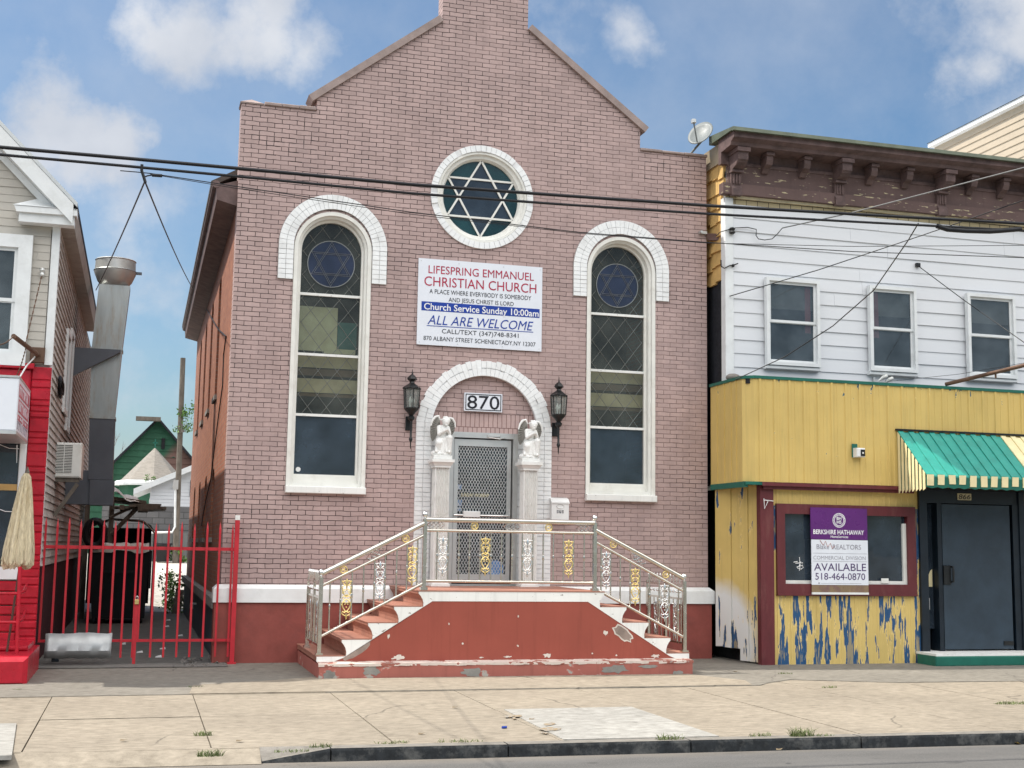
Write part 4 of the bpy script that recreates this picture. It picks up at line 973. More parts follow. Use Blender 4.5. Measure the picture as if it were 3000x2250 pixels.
for s, r_, nm in ((L_T, .032, 'handrail'), (L_M, .019, 'middle_rail'), (L_B, .019, 'bottom_rail'), (H_T, .032, 'handrail'), (H_M, .019, 'middle_rail'), (H_B, .019, 'bottom_rail'), (R_T, .032, 'handrail'), (R_M, .019, 'middle_rail'), (R_B, .019, 'bottom_rail')):
    rail_tube(s[0], s[1], r_, nm)
def at(s, x): return s[0].z+(s[1].z-s[0].z)*(x-s[0].x)/(s[1].x-s[0].x)
def bal(us, top, bot, vref):
    for u in us:
        x = W(u, vref(u), RY).x
        z0, z1 = at(bot, x), at(top, x)
        b = MB(); b.tube([(x, RY, z0), (x, RY, z1)], .0105, 8); zm = z0+(z1-z0)*.45
        b.lathe([(.0105, 0), (.0145, .01), (.0115, .03), (.0145, .05), (.0105, .06)], (x, RY, zm), 8); b.build('baluster', m_steel, rail, 50)
bal([966, 998, 1031, 1065, 1097, 1128.5, 1162, 1192.6, 1223], L_M, L_B, lambda u: 1750-(u-966)*.48)
bal([1280, 1312, 1344, 1375, 1406, 1438, 1469, 1500, 1530, 1560.5, 1591, 1621, 1650.5, 1680, 1711], H_M, H_B, lambda u: 1630)
bal([1761, 1789, 1817, 1846, 1875, 1903, 1931, 1960, 1988], R_M, R_B, lambda u: 1650+(u-1761)*.5)
for u, v, g in ((1015, 1755, 1), (1113, 1703, 0), (1208, 1657, 1)): p = xz(u, v); put('scroll_panel', me_gold if g else me_silver, rail, (p.x, RY, p.z))
for u, v, g in ((1297, 1630, 0), (1422, 1630, 1), (1545, 1634, 0), (1666, 1637, 1)): p = xz(u, v); put('scroll_panel', me_gold if g else me_silver, rail, (p.x, RY, p.z))
for u, v, g in ((1776, 1671, 0), (1861, 1719, 1), (1947, 1765, 0)): p = xz(u, v); put('scroll_panel', me_gold if g else me_silver, rail, (p.x, RY, p.z))
for u, v in ((1007, 1669), (1189, 1578), (1391, 1541), (1608, 1546), (1797, 1595), (1951, 1683)): p = xz(u, v); put('ring_ornament', me_ring, rail, (p.x, RY, p.z))
for u, v, sh in ((1101, 1622, .5), (1277, 1538, 0), (1500, 1543, 0), (1712, 1549, 0), (1868, 1637, -.5)): p = xz(u, v); put('diamond_ornament', me_dia, rail, (p.x, RY, p.z), sh)
def stair_gate(x, y0, y1, zb, label):
    t_ = thing('stair_gate', label, 'gate', (x, (y0+y1)/2, zb), 'folding gates at the stair ends')
    post(x, zb, zb+.80, y1, .024, t_, False)
    ym = (y0+y1)/2
    for a, c in ((y0-.05, ym-.02), (ym+.02, y1+.05)):
        if a > c: a, c = c, a
        lf = MB()
        for y in (a, c): lf.box(x-.014, x+.014, y-.014, y+.014, zb+.10, zb+.92)
        for z in (.12, .70, .88): lf.box(x-.011, x+.011, a+.015, c-.015, zb+z-.012, zb+z+.012)
        l_ = lf.build('gate_leaf', m_steel, t_)
        bb = MB()
        for k in range(1, 5):
            y = a+(c-a)*k/5; bb.tube([(x, y, zb+.12), (x, y, zb+.70)], .008, 6)
        bb.build('gate_bars', m_steel, l_)
        for q, m_, z in ((.5, me_silver, .40), ):
            o = bpy.data.objects.new('gate_scroll', m_); COL.objects.link(o); o.parent = l_; o.location = (x, (a+c)/2, zb+z); o.rotation_euler = (0, 0, PI/2)
        cr = MB()
        for k in range(6):
            y = a+(c-a)*(k+.5)/6; cr.tube([(x, y, zb+.90), (x, y, zb+1.0), (x, y, zb+1.03)], [.006, .012, .002], 6); cr.ball((x, y, zb+.79), .02, 8, 6)
        cr.build('gate_crest', m_silver, l_)
stair_gate(2.185, -1.95, -.80, .262, 'folded steel gate across the left end of the church stairs')
stair_gate(7.025, -1.95, -.72, .262, 'folded steel gate across the right end of the church stairs')

# ------------------------------------------------------------------ red iron gate to the alley
GY = -.10
def leaf(x0, x1, n, zt, label, feet, lat):
    t_ = thing('iron_gate', label, 'gate', ((x0+x1)/2, GY, .1), 'red iron gate leaves across the alley')
    MB().box(x0, x1, GY-.012, GY+.012, 1.505, 1.548).build('top_rail', m_iron, t_); MB().box(x0, x1, GY-.012, GY+.012, .30, .335).build('bottom_rail', m_iron, t_)
    for i in range(n):
        x = x0+.02+(x1-x0-.04)*i/(n-1); zb = .30 if i < n-feet else .10
        if i in (0, n-1) and lat: pass
        h = zt+random.uniform(-.02, .02)
        MB().box(x-.0135, x+.0135, GY-.038, GY-.0125, zb if i else .30, h-.10).add([(x-.0135, GY-.038, h-.10), (x+.0135, GY-.038, h-.10), (x+.0135, GY-.0125, h-.10), (x-.0135, GY-.0125, h-.10), (x, GY-.018, h)], [(0, 1, 4), (1, 2, 4), (2, 3, 4), (3, 0, 4)]).build('picket', m_iron, t_)
    return t_
g1 = leaf(-1.19, .01, 9, 1.90, 'left red iron gate leaf beside the beige house, silver sheet at its foot', 2, True)
g2 = leaf(.03, 1.24, 8, 1.88, 'right red iron gate leaf next to the church wall', 8, True)
MB().box(-.005, .035, GY-.045, GY-.026, -.04, .86).build('drop_bolt', m_iron, g1)
pst = thing('gate_post', 'tall red gate post fixed at the corner of the church', 'post', (1.27, -.14, 0))
MB().box(1.245, 1.305, -.17, -.11, .0, 1.92).box(1.22, 1.33, -.19, -.09, .0, .03).box(1.2, 1.245, -.15, -.12, 1.50, 1.55).box(1.2, 1.245, -.15, -.12, .30, .34).build('post_shaft', m_iron, pst)
MB().box(1.243, 1.307, -.172, -.108, 1.921, 1.985).build('post_cap', m_plaster, pst)
pst2 = thing('gate_post', 'short red gate post fixed to the red house pier', 'post', (-1.26, -.12, 0))
MB().box(-1.30, -1.215, -.20, -.06, .28, 1.95).build('post_shaft', m_redwall, pst2)
pk = thing('padlock', 'small brass padlock hanging on the red gate', 'padlock', (.02, GY-.04, .82))
MB().bbox(-.012, .045, -.165, -.140, .79, .85, .004).build('lock_body', m_gold, pk); MB().tube([(.002, -.15, .85), (.004, -.15, .885), (.017, -.15, .90), (.03, -.15, .885), (.031, -.15, .85)], .005, 6).build('shackle', m_silver, pk)
sh = MB(); n = 14
vs = []
for i in range(n+1):
    x = -1.09+.82*i/n
    for j, (y, z) in enumerate(((-.26, .02), (-.30, .12), (-.285, .20), (-.25, .34))): vs.append((x+random.uniform(-.005, .005), y+random.uniform(-.012, .012)*(j > 0), z+random.uniform(-.008, .010)*(j in (0, 3))+ .085))
sh.add(vs, [(i*4+j, (i+1)*4+j, (i+1)*4+j+1, i*4+j+1) for i in range(n) for j in range(3)])
o = tag(sh.build('metal_sheet', m_foil, None, 30), 'crumpled silver metal sheet at the foot of the red gate', 'metal sheet')
md = o.modifiers.new('thick', 'SOLIDIFY'); md.thickness = .006

# ------------------------------------------------------------------ house on the left
HX, HY = -1.20, -.50
house = thing('siding_house', 'beige sided gabled house with glossy red storefront at the left edge', 'house', (-3.7, 3, 0))
apx = -3.75; rz0 = 5.98
def rake_z(x): return 5.98+(-1.02-x)*1.0
b = MB(); z = 3.87
while z < 8.4:
    xr = HX
    x_cut = -1.02-(z+.105-5.86)/1.0 if z+.105 > 5.75 else HX
    x_cut = min(HX, x_cut-.1)
    if x_cut < apx: break
    clap(b, 2*apx-x_cut, x_cut, z, z+.105, HY, .105, .010); z += .105
b.build('front_siding', m_beige, house)
MB().box(2*apx-HX+.05, HX-.02, HY+.03, HY+.2, .3, 6.0).prism([(2*apx-HX, 6.0), (HX-.02, 6.0), (apx, 8.5)], HY+.03, HY+.2).build('front_wall', m_beige, house)
MB().box(HX-.085, HX+.012, HY-.025, HY+.02, 3.86, 5.75).box(HX-.02, HX+.012, HY+.021, HY+.09, 1.3, 5.75).build('corner_board', m_trim, house)
b = MB(); z = 1.28; n = 42; e = (5.72-z)/n
for i in range(n): b.prism([(HX+.022, z), (HX+.002, z+e), (HX-.03, z+e), (HX-.03, z)], HY+.095, 14.0); z += e
b.build('side_siding', m_oldclap, house)
MB().box(HX-.25, HX-.01, HY+.10, 14, -.05, 1.275).build('foundation', mat('dark red base', (.060, .012, .018), .7, stain=(.02, .01, .012), sfac=.7), house)
MB().box(-6.3, HX-.035, HY+.22, 14, 1.28, 5.9).build('inner_wall', m_dark, house)
# roof, rake boards, eave
dx = .707
def rakeboard(z_off0, z_off1, y0, y1, name, m_, xs=-.98):
    e_ = 5.98+(-1.02-xs)
    p = [(xs, e_+z_off0), (apx, 5.98+(-1.02-apx)+z_off0), (apx, 5.98+(-1.02-apx)+z_off1), (xs, e_+z_off1)]
    MB().prism(p, y0, y1).build(name, m_, house)
    MB().prism([(2*apx-x, z) for x, z in p], y0, y1).build(name, m_, house)
rakeboard(-.30, -.035, HY-.28, HY-.24, 'rake_board', m_trim, -1.03); rakeboard(-.03, .03, HY-.285, HY-.24, 'rake_edge', m_alu); rakeboard(-.055, .025, HY-.235, 8.3, 'roof', m_tar); rakeboard(-.42, -.305, HY-.08, HY-.03, 'rake_board', m_trim, -1.32); rakeboard(-.30, -.25, HY-.195, HY-.02, 'rake_soffit', m_trim, -1.2)
b = MB(); b.prism([(-1.22, 5.70), (-1.02, 5.70), (-.985, 5.86), (-.985, 5.92), (-1.22, 5.92)], HY-.19, 8.3); b.build('eave', mat('eave grey brown', (.34, .31, .28), .7, stain=(.2, .18, .16), sfac=.6), house)
b = MB(); b.box(-1.69, -1.01, HY-.22, HY-.03, 5.68, 5.80); b.ext([(-1.72, HY-.26, 5.80), (-.98, HY-.26, 5.80), (-.98, HY-.26, 5.88), (-1.75, HY-.26, 5.88)], (0, .23, 0))
b.add([(-1.77, HY-.27, 5.882), (-.97, HY-.27, 5.882), (-.97, HY-.03, 5.885), (-1.45, HY-.02, 6.06), (-1.2, HY-.02, 5.99)], [(0, 1, 4, 3), (1, 2, 4), (0, 3, 2)])
b.build('cornice_return', m_trim, house)
def sash(parent, x0, x1, z0, z1, y, frame, glass, meet=.5, name='window', cas=.07, depth=.07, sill=True, sl=.035, curtain=None):
    """casing proud of the wall, two sashes set back in it, a pane in each"""
    f = MB()
    f.box(x0-cas, x0, y-.03, y+.05, z0-cas, z1+cas).box(x1, x1+cas, y-.03, y+.05, z0-cas, z1+cas).box(x0, x1, y-.03, y+.05, z1, z1+cas).box(x0, x1, y-.03, y+.05, z0-cas, z0)
    fr = f.build(name, frame, parent); zm = z0+(z1-z0)*meet
    for nm, a, c, yy in (('upper_sash', zm-.012, z1, y+.012), ('lower_sash', z0, zm+.018, y+.03)):
        s = MB(); s.box(x0+.001, x0+sl, yy, yy+.02, a, c).box(x1-sl, x1-.001, yy, yy+.02, a, c).box(x0+sl, x1-sl, yy, yy+.02, c-sl, c).box(x0+sl, x1-sl, yy, yy+.02, a, a+sl)
        so_ = s.build(nm, frame, fr)
        MB().add([(x0+sl, yy+.012, a+sl), (x1-sl, yy+.012, a+sl), (x1-sl, yy+.012, c-sl), (x0+sl, yy+.012, c-sl)], [(0, 1, 2, 3)]).build('glass', glass, fr)
    MB().add([(x0, y+.058, z0), (x1, y+.058, z0), (x1, y+.058, z1), (x0, y+.058, z1)], [(0, 1, 2, 3)]).build('blind', curtain or m_dark, fr)
    if sill: MB().bbox(x0-cas-.03, x1+cas+.03, y-.07, y+.02, z0-cas-.04, z0-cas-.002).build('sill', frame, fr)
    return fr
m_blindsheen = mat('grey blind and sky sheen', (.30, .31, .30), .8, bmp=0)
sash(house, -2.45, -1.68, 3.99, 5.36, HY-.085, m_trim, m_greyglass, .49, 'front_window', .17, sill=False, sl=.045, curtain=m_blindsheen)
# side windows of the house, seen edge-on
for y, z0, z1 in ((2.4, 3.5, 4.75), (3.3, 3.3, 4.9)):
    f = MB().box(HX-.01, HX+.05, y-.42, y-.34, z0, z1).box(HX-.01, HX+.05, y+.34, y+.42, z0, z1).box(HX-.01, HX+.05, y-.34, y+.34, z1-.08, z1).box(HX-.01, HX+.05, y-.34, y+.34, z0, z0+.08).build('side_window', m_trim, house)
    MB().box(HX+.016, HX+.026, y-.34, y+.34, z0+.08, z1-.08).build('glass', m_plainglass, f)
# red storefront: embossed masonry pier, base and lintel
b = MB(); z = -.02; k = 0
random.seed(11)
while z < 3.80:
    h_ = random.choice((.075, .13, .19, .16, .1)); h_ = min(h_, 3.83-z)
    b.bbox(-1.425, HX+.010, HY-.045-random.uniform(0, .012), HY+.02, z+.006, z+h_-.006, .014); z += h_
b.box(-1.42, HX+.004, HY-.035, HY+.02, -.02, 3.82).build('pier', m_redwall, house)
b = MB(); z = .0
while z < 1.08:
    h_ = random.choice((.12, .17, .21)); h_ = min(h_, 1.10-z); b.bbox(-6.2, -1.43, HY-.04-random.uniform(0, .012), HY+.02, z+.006, z+h_-.006, .014); z += h_
b.bbox(-6.2, -1.43, HY-.06, HY+.02, 2.98, 3.80, .03).build('red_front', m_redwall, house)
MB().bbox(-6.2, -1.40, HY-.11, HY+.02, 3.79, 3.86, .01).build('red_lintel', m_redwall, house)
MB().box(-6.2, -1.42, HY-.05, HY+.02, 1.115, 1.27).build('window_board', m_trim, house)
MB().bbox(-1.515, -1.43, HY-.05, HY+.02, 1.28, 2.97, .01).build('window_trim', m_trim, house)
MB().box(-6.2, -1.52, HY-.02, HY-.01, 1.28, 2.97).build('shop_glass', m_plainglass, house)
MB().box(-6.2, -1.52, HY-.035, HY-.021, 2.23, 2.31).build('window_rail', mat('pine board', (.45, .28, .10), .6), house)
b = MB()
for z0 in (2.78, 1.98):
    b.tube([(-2.6+i*.12, HY-.045, z0+.05*math.cos(i*1.1)+.03*(i/10)) for i in range(10)], .005, 5)
    for i in range(0, 9, 2): b.tube([(-2.55+i*.125, HY-.045, z0+.03), (-2.54+i*.125, HY-.045, z0-.2)], [.008, .004], 5)
tag(b.build('string_lights', m_plastw), 'white string lights strung across the dark shop window', 'string lights')
# red stoop and rail in front
st = thing('red_steps', 'glossy red masonry front step of the house at the left edge', 'steps', (-1.9, -1.3, 0))
MB().bbox(-3.2, -1.13, -2.35, HY-.06, -.03, .30, .05).build('step', m_redwall, st)
MB().bbox(-3.2, -1.20, -1.5, HY-.062, .301, .36, .02).build('landing', m_redwall, st)
rr = thing('pipe_railing', 'red pipe railing on the red front step', 'railing', (-1.3, -1.85, .3))
MB().tube([(-1.295, -1.85, .30), (-1.315, -1.85, 1.30)], .022, 10).build('post', m_redwall, rr)
for z in (.66, .99): MB().tube([(-2.6, -1.85, z), (-1.30, -1.85, z), (-1.27, -1.6, z+.02), (-1.33, -.56, z+.06)], .018, 8).build('rail', m_redwall, rr, 60)
# closed raffia parasol
pa = thing('straw_parasol', 'closed raffia straw parasol in front of the red pier', 'parasol', (-1.36, -1.62, .31))
MB().tube([(-1.42, -1.62, .305), (-1.335, -1.62, 1.34), (-1.325, -1.62, 2.38), (-1.32, -1.62, 2.43)], [.014, .014, .014, .01], 8).build('pole', mat('brown pole', (.09, .04, .03), .6), pa)
b = MB(); prof = [(.012, 2.42), (.05, 2.36), (.075, 2.22), (.105, 2.0), (.135, 1.75), (.165, 1.5), (.172, 1.36), (.14, 1.30), (.02, 1.31)]
nn = 44; vs = []
random.seed(5); ph = [random.uniform(.82, 1.15) for _ in range(nn)]
for r_, z in prof:
    u = (2.42-z)/1.1; cxp = -1.325-.04*u
    for k in range(nn):
        a = 2*PI*k/nn; q = r_*(ph[k] if r_ > .03 else 1); vs.append((cxp+q*math.cos(a), -1.62+q*math.sin(a), z+(random.uniform(-.05, .02) if z < 1.45 and r_ > .1 else 0)))
b.add(vs, [(i*nn+k, i*nn+(k+1) % nn, (i+1)*nn+(k+1) % nn, (i+1)*nn+k) for i in range(len(prof)-1) for k in range(nn)])
for i in range(420):                                                  # loose straws
    a = random.uniform(0, 2*PI); u0 = random.uniform(.0, .8); u1 = min(1.0, u0+random.uniform(.15, .4))
    def sp(u):
        r_ = .03+.15*u+random.uniform(-.003, .012); return Vector((-1.325-.04*u+r_*math.cos(a), -1.62+r_*math.sin(a), 2.40-1.06*u))
    p, q = sp(u0), sp(u1); q += Vector((random.uniform(-.02, .02), 0, random.uniform(-.03, .0))); t2 = Vector((-math.sin(a), math.cos(a), 0))*.005
    b.add([p-t2, p+t2, q+t2, q-t2], [(0, 1, 2, 3)])
b.build('straw_canopy', m_raffia, pa, recalc=False)
MB().lathe([(.02, 0), (.028, .02), (.02, .05), (.004, .09)], (-1.32, -1.62, 2.39), 10).build('finial', m_timber, pa)
# projecting box sign
bx = thing('box_sign', 'projecting white lightbox sign with faded red lettering on the red storefront', 'sign', (-1.7, -1.5, 2.85))
b = MB(); b.bbox(-2.05, -1.425, -2.2, -.62, 2.86, 3.475, .012); b.build('sign_box', m_signw, bx)
MB().box(-2.06, -1.42, -2.21, -.61, 3.476, 3.50).box(-2.06, -1.42, -2.21, -.61, 2.82, 2.859).build('box_trim', m_alu, bx)
b = MB(); ink = mat('faded red panel', (.48, .14, .17), .5, var=.2, bmp=0)
rows = [(3.27, 3.42, [(-2.1, -.72)]), (3.09, 3.24, [(-2.08, -.75)]), (2.995, 3.06, [(-2.1, -1.5), (-1.38, -.72)])]
for z0, z1, sp_ in rows:
    for y0, y1 in sp_: b.box(-1.4245, -1.4215, y0, y1, z0, z1)
b.build('red_panel', ink, bx)
b = MB(); random.seed(21)
for z0, z1, sp_ in rows:
    for y0, y1 in sp_:
        y = y0+.05
        while y < y1-.12:
            w = random.uniform(.08, .14); b.box(-1.4212, -1.419, y, y+.03, z0+.02, z1-.02)
            if random.random() < .7: b.box(-1.4212, -1.419, y+.031, y+w, z1-.05, z1-.02)
            if random.random() < .5: b.box(-1.4212, -1.419, y+w, y+w+.028, z0+.02, z1-.052)
            y += w+.07
b.build('worn_lettering', m_signw, bx)
b = MB(); y = -2.1
while y < -.8:
    b.box(-1.4245, -1.421, y, y+.05, 2.89, 2.985)
    if random.random() < .6: b.box(-1.4245, -1.421, y+.051, y+.14, 2.96, 2.985)
    y += .2
b.build('grey_lettering', m_grey_ink, bx)
MB().tube([(-1.62, -1.5, 3.50), (-1.50, -1.45, 3.55), (-1.44, -1.2, 3.75), (-1.40, -.56, 3.95)], .010, 6).build('conduit', m_plastw, bx)
# rusty bracket pole with chains
rp = thing('bracket_pole', 'rusty bracket pipe with chains on the beige siding', 'bracket', (-1.38, -.55, 4.0))
p0 = W(112, 1040, -.55); p1 = W(40, 985, -1.9)
MB().tube([p0, p1], .030, 10).build('pipe', m_rust, rp); MB().bbox(p0.x-.10, p0.x+.08, -.56, -.512, p0.z-.10, p0.z+.10).build('plate', m_rust, rp)
def chain(a, c, name, parent, sag=.05, r_=.006, m_=None):
    pts = [Vector(a).lerp(Vector(c), i/24)-Vector((0, 0, sag*math.sin(PI*i/24))) for i in range(25)]
    b = MB()
    for i in range(24): b.tube([pts[i], pts[i+1]], r_*(1.5 if i % 2 else .8), 5)
    b.build(name, m_ or m_rust, parent)
ins = W(124, 800, -.53); chain(ins, p0.lerp(p1, .55), 'chain', rp, .0); chain(p1, W(0, 1010, -2.0), 'chain', rp, .02); chain(p0.lerp(p1, .5), W(45, 1108, -1.2), 'chain', rp, .05)
wi = thing('wire_insulator', 'grey service wire insulator knob on the beige siding', 'insulator', ins)
MB().lathe([(.02, -.05), (.03, -.03), (.022, 0), (.035, .03), (.02, .06)], (ins.x, -.56, ins.z), 10).box(ins.x-.02, ins.x+.02, -.56, -.51, ins.z-.04, ins.z+.04).build('knob', m_alu, wi)
wc = W(180, 1105, 0)
b = MB()
for k in range(7):
    q = [Vector((HX+.04+.012*k*.5, .75+.32*math.cos(a)*(1+.05*k), 3.72+.15*math.sin(a)*(1-.06*k)+.02*math.sin(3*a+k))) for a in [2*PI*i/26 for i in range(26)]]
    b.tube(q, .008, 5, closed=True)
tag(b.build('cable_coil', m_cable), 'coil of black cable hanging on the weathered clapboard', 'cable coil')
# window air conditioner
ac = thing('air_conditioner', 'white window air conditioner on wooden bracket above the alley', 'air conditioner', (-1.03, 1.5, 2.5))
MB().bbox(-1.24, -.84, 1.35, 2.05, 2.50, 3.0, .02).build('case', m_acw, ac)
g = MB().box(-1.19, -.97, 1.343, 1.349, 2.57, 2.96).build('grille', m_acg, ac)
b = MB()
for i in range(17): b.box(-1.19, -.97, 1.336, 1.3425, 2.575+i*.0225, 2.585+i*.0225)
b.box(-1.085, -1.075, 1.33, 1.3355, 2.57, 2.96); b.build('louvre', m_acw, g)
b = MB(); b.box(-1.24, -.86, 1.40, 1.46, 2.44, 2.498).box(-1.235, -1.19, 1.40, 1.46, 1.95, 2.43).ext([(-1.19, 1.40, 1.98), (-1.15, 1.40, 1.94), (-.86, 1.40, 2.40), (-.90, 1.40, 2.436)], (0, .06, 0)); b.build('bracket', m_timber, ac)
# kitchen exhaust duct
du = thing('exhaust_duct', 'tall galvanised kitchen exhaust duct with round rooftop fan in the alley', 'duct', (-.62, 4.2, 2.2))
def sect(z0, z1, xa, xb, xa2, xb2, m_, nm='duct_section', y0=4.0, y1=4.45):
    b = MB(); b.add([(xa, y0, z0), (xb, y0, z0), (xb, y1, z0), (xa, y1, z0), (xa2, y0, z1), (xb2, y0, z1), (xb2, y1, z1), (xa2, y1, z1)], [(0, 3, 2, 1), (4, 5, 6, 7), (0, 1, 5, 4), (1, 2, 6, 5), (2, 3, 7, 6), (3, 0, 4, 7)])
    return b.build(nm, m_, du)
sect(2.19, 2.60, -.80, -.43, -.81, -.43, m_galvd); sect(2.605, 3.62, -.84, -.46, -.87, -.47, m_galvd); sect(3.625, 4.76, -.87, -.48, -.90, -.42, m_galv); sect(4.765, 5.84, -.90, -.42, -.84, -.345, m_galv)
b = MB(); b.box(-.885, -.46, 3.985, 4.46, 3.60, 3.64).box(-.915, -.405, 3.985, 4.46, 4.745, 4.78); b.build('flange', m_galv, du)
MB().prism([(-1.20, 4.25), (-.44, 4.70), (-.44, 4.74), (-1.20, 4.74)], 3.88, 3.985).build('duct_elbow', m_galvd, du)
MB().box(-1.19, -.80, 4.05, 4.4, 2.2, 2.75).build('duct_elbow', m_galvd, du)
fn = MB().lathe([(.20, 5.845), (.22, 5.86), (.28, 5.93), (.33, 6.05), (.345, 6.10), (.345, 6.115), (.33, 6.12), (.325, 6.27), (.335, 6.285), (.32, 6.30), (.18, 6.33), (.02, 6.345)], (-.60, 4.22, 0), 32).build('fan_housing', m_spun, du, 35)
MB().lathe([(.347, 0), (.352, .008), (.347, .016)], (-.60, 4.22, 6.10), 32).build('band', m_galv, fn); MB().box(-.26, -.17, 4.18, 4.24, 6.08, 6.12).build('latch', m_galvd, fn)

# ------------------------------------------------------------------ things in the alley and beyond
dm = thing('dumpster', 'black dumpster with white plastic sheet on top in the alley', 'dumpster', (-.4, 9.1, 0))
b = MB(); b.add([(-.80, 8.55, .12), (.18, 8.55, .12), (.18, 9.8, .12), (-.80, 9.8, .12), (-.93, 8.45, 1.45), (.22, 8.45, 1.45), (.22, 9.9, 1.45), (-.93, 9.9, 1.45)], [(0, 3, 2, 1), (4, 5, 6, 7), (0, 1, 5, 4), (1, 2, 6, 5), (2, 3, 7, 6), (3, 0, 4, 7)]); b.build('bin_body', m_rubber, dm)
MB().bbox(-.97, .26, 8.40, 9.95, 1.452, 1.50, .01).box(.22, .27, 8.5, 8.56, .7, 1.44).box(-.7, .0, 8.40, 8.44, 1.0, 1.04).build('lid', m_rubber, dm)
for x in (-.72, .1): MB().tube([(x-.03, 8.7, .07), (x+.03, 8.7, .07)], .065, 14).build('wheel', m_rubber, dm)
b = MB(); random.seed(31); vs = []
for i in range(13):
    for j in range(5): vs.append((-.85+i*.088, (8.375, 8.385, 8.43, 9.0, 9.6)[j]-random.uniform(0, .02), (1.40, 1.49, 1.54, 1.56, 1.53)[j]+random.uniform(-.02, .045)))
b.add(vs, [(i*5+j, (i+1)*5+j, (i+1)*5+j+1, i*5+j+1) for i in range(12) for j in range(4)])
tag(b.build('plastic_sheet', m_tarp), 'white plastic sheet lying on the black dumpster lid', 'plastic sheet')
wb = thing('wheelie_bin', 'small black wheeled bin far back in the sunlit yard', 'bin', (.78, 25.3, .96))
b = MB(); b.add([(.60, 25.1, .98), (.95, 25.1, .98), (.95, 25.5, .98), (.60, 25.5, .98), (.53, 25.0, 1.52), (1.02, 25.0, 1.52), (1.02, 25.6, 1.52), (.53, 25.6, 1.52)], [(0, 3, 2, 1), (4, 5, 6, 7), (0, 1, 5, 4), (1, 2, 6, 5), (2, 3, 7, 6), (3, 0, 4, 7)]); b.build('bin_body', m_rubber, wb)
MB().bbox(.50, 1.05, 24.95, 25.65, 1.525, 1.58, .02).build('lid', m_rubber, wb)
for x in (.62, .93): MB().tube([(x-.03, 25.55, 1.02), (x+.03, 25.55, 1.02)], .06, 12).build('wheel', m_rubber, wb)
# lean-to of old timber with a tarp
lt = thing('lean_to', 'ramshackle timber lean-to on posts behind the exhaust duct', 'shed', (-.5, 10.4, 0))
b = MB(); b.ext([(-1.2, 10.0, 2.52), (.12, 10.0, 2.40), (.12, 10.0, 2.46), (-1.2, 10.0, 2.60)], (0, 2.6, 0)); b.build('roof_boards', m_timber, lt)
b = MB(); b.box(-.62, -.52, 10.05, 10.15, .02, 2.45).box(-1.1, -1.0, 10.05, 10.15, .02, 2.5); b.build('post', m_timber, lt)
b = MB(); b.tube([(-.55, 10.0, 1.75), (.0, 9.95, 2.38)], .045, 4).tube([(-.60, 10.02, 2.1), (-.1, 10.0, 2.35)], .03, 4); b.build('brace', m_timber, lt)
b = MB()
for i in range(9): b.box(-.5+i*.09, -.44+i*.12, 9.9-random.uniform(0, .3), 11.5, 2.30+random.uniform(-.06, .06), 2.34+random.uniform(-.03, .08))
b.box(.0, .42, 9.9, 9.96, 2.36, 2.40).box(-.6, .30, 9.95, 10.0, 2.27, 2.33); b.build('loose_boards', m_timber, lt)
vs = []
for i in range(12):
    for j in range(5): vs.append((-1.0+i*.088+.02*j, 9.85+j*.5, 2.84-.024*i+.05*math.sin(i*1.3+j)-.03*(i/11)**2*4-(0.08 if j == 0 else 0)))
b = MB().add(vs, [(i*5+j, (i+1)*5+j, (i+1)*5+j+1, i*5+j+1) for i in range(11) for j in range(4)])
tag(b.build('tarp', m_tarp, None, 60), 'dirty white tarp draped over the timber lean-to', 'tarp')
ct = thing('canopy_frame', 'dark green carport canopy on bent steel poles behind the dumpster', 'canopy', (-.2, 12.6, 0))
b = MB()
prof = [(-1.1, 1.95), (-.6, 2.12), (.0, 2.10), (.25, 1.98), (.36, 1.80)]
b.prism(prof+[(x, z-.04) for x, z in reversed(prof)], 12.0, 13.3); b.build('canopy_sheet', mat('faded green sheet', (.075, .12, .11), .6, bmp=.2), ct)
MB().tube([(.34, 12.0, .03), (.34, 12.0, 1.8), (.10, 12.0, 2.06), (-.6, 12.0, 2.10)], .025, 8).build('frame_pole', m_galv, ct)
MB().box(-1.1, .28, 13.2, 13.28, .2, 1.92).build('dark_curtain', m_tar, ct)
ty = thing('tyre_stack', 'black tyre leaning by the weathered clapboard behind the gate', 'tyre', (-.82, 8.0, 1.6))
MB().tube([(-.83+.03*math.cos(a), 8.25+.0*a, 1.80+.24*math.sin(a)) if False else (-.82+.17*math.cos(a), 8.3, 1.76+.24*math.sin(a)) for a in [2*PI*i/24 for i in range(24)]], .07, 10, closed=True).build('tread_ring', m_rubber, ty)
ty.name = 'old_tyre'
# boards fence, cottage, green house with cone roof
fe = thing('board_fence', 'grey weathered board fence and wall at the end of the alley', 'fence', (1.2, 26, .9))
b = MB()
for i in range(24): b.box(-1.0+i*.16, -.85+i*.16, 26, 26.04, .9, 1.95+random.uniform(-.03, .02))
b.build('boards', m_boards, fe); MB().box(-1.2, 3.2, 26.3, 26.6, .9, 2.78).build('block_wall', brickmat('dark block wall', (.12, .12, .125), (.16, .16, .165), (.07, .07, .07), w=.4, h=.2, ms=.012), fe)
co = thing('white_cottage', 'white clapboard cottage with low gable beyond the alley fence', 'house', (2.2, 29, 1))
b = MB(); z = 2.6
while z < 4.4:
    xl = max(.30, -.04+(z-3.32)*2.2); clap(b, xl, 5.2, z, z+.12, 28.0, .12, .014); z += .12
b.box(.31, 5.2, 28.02, 33, .9, 3.2); b.build('clapboard_wall', m_vinyl, co)
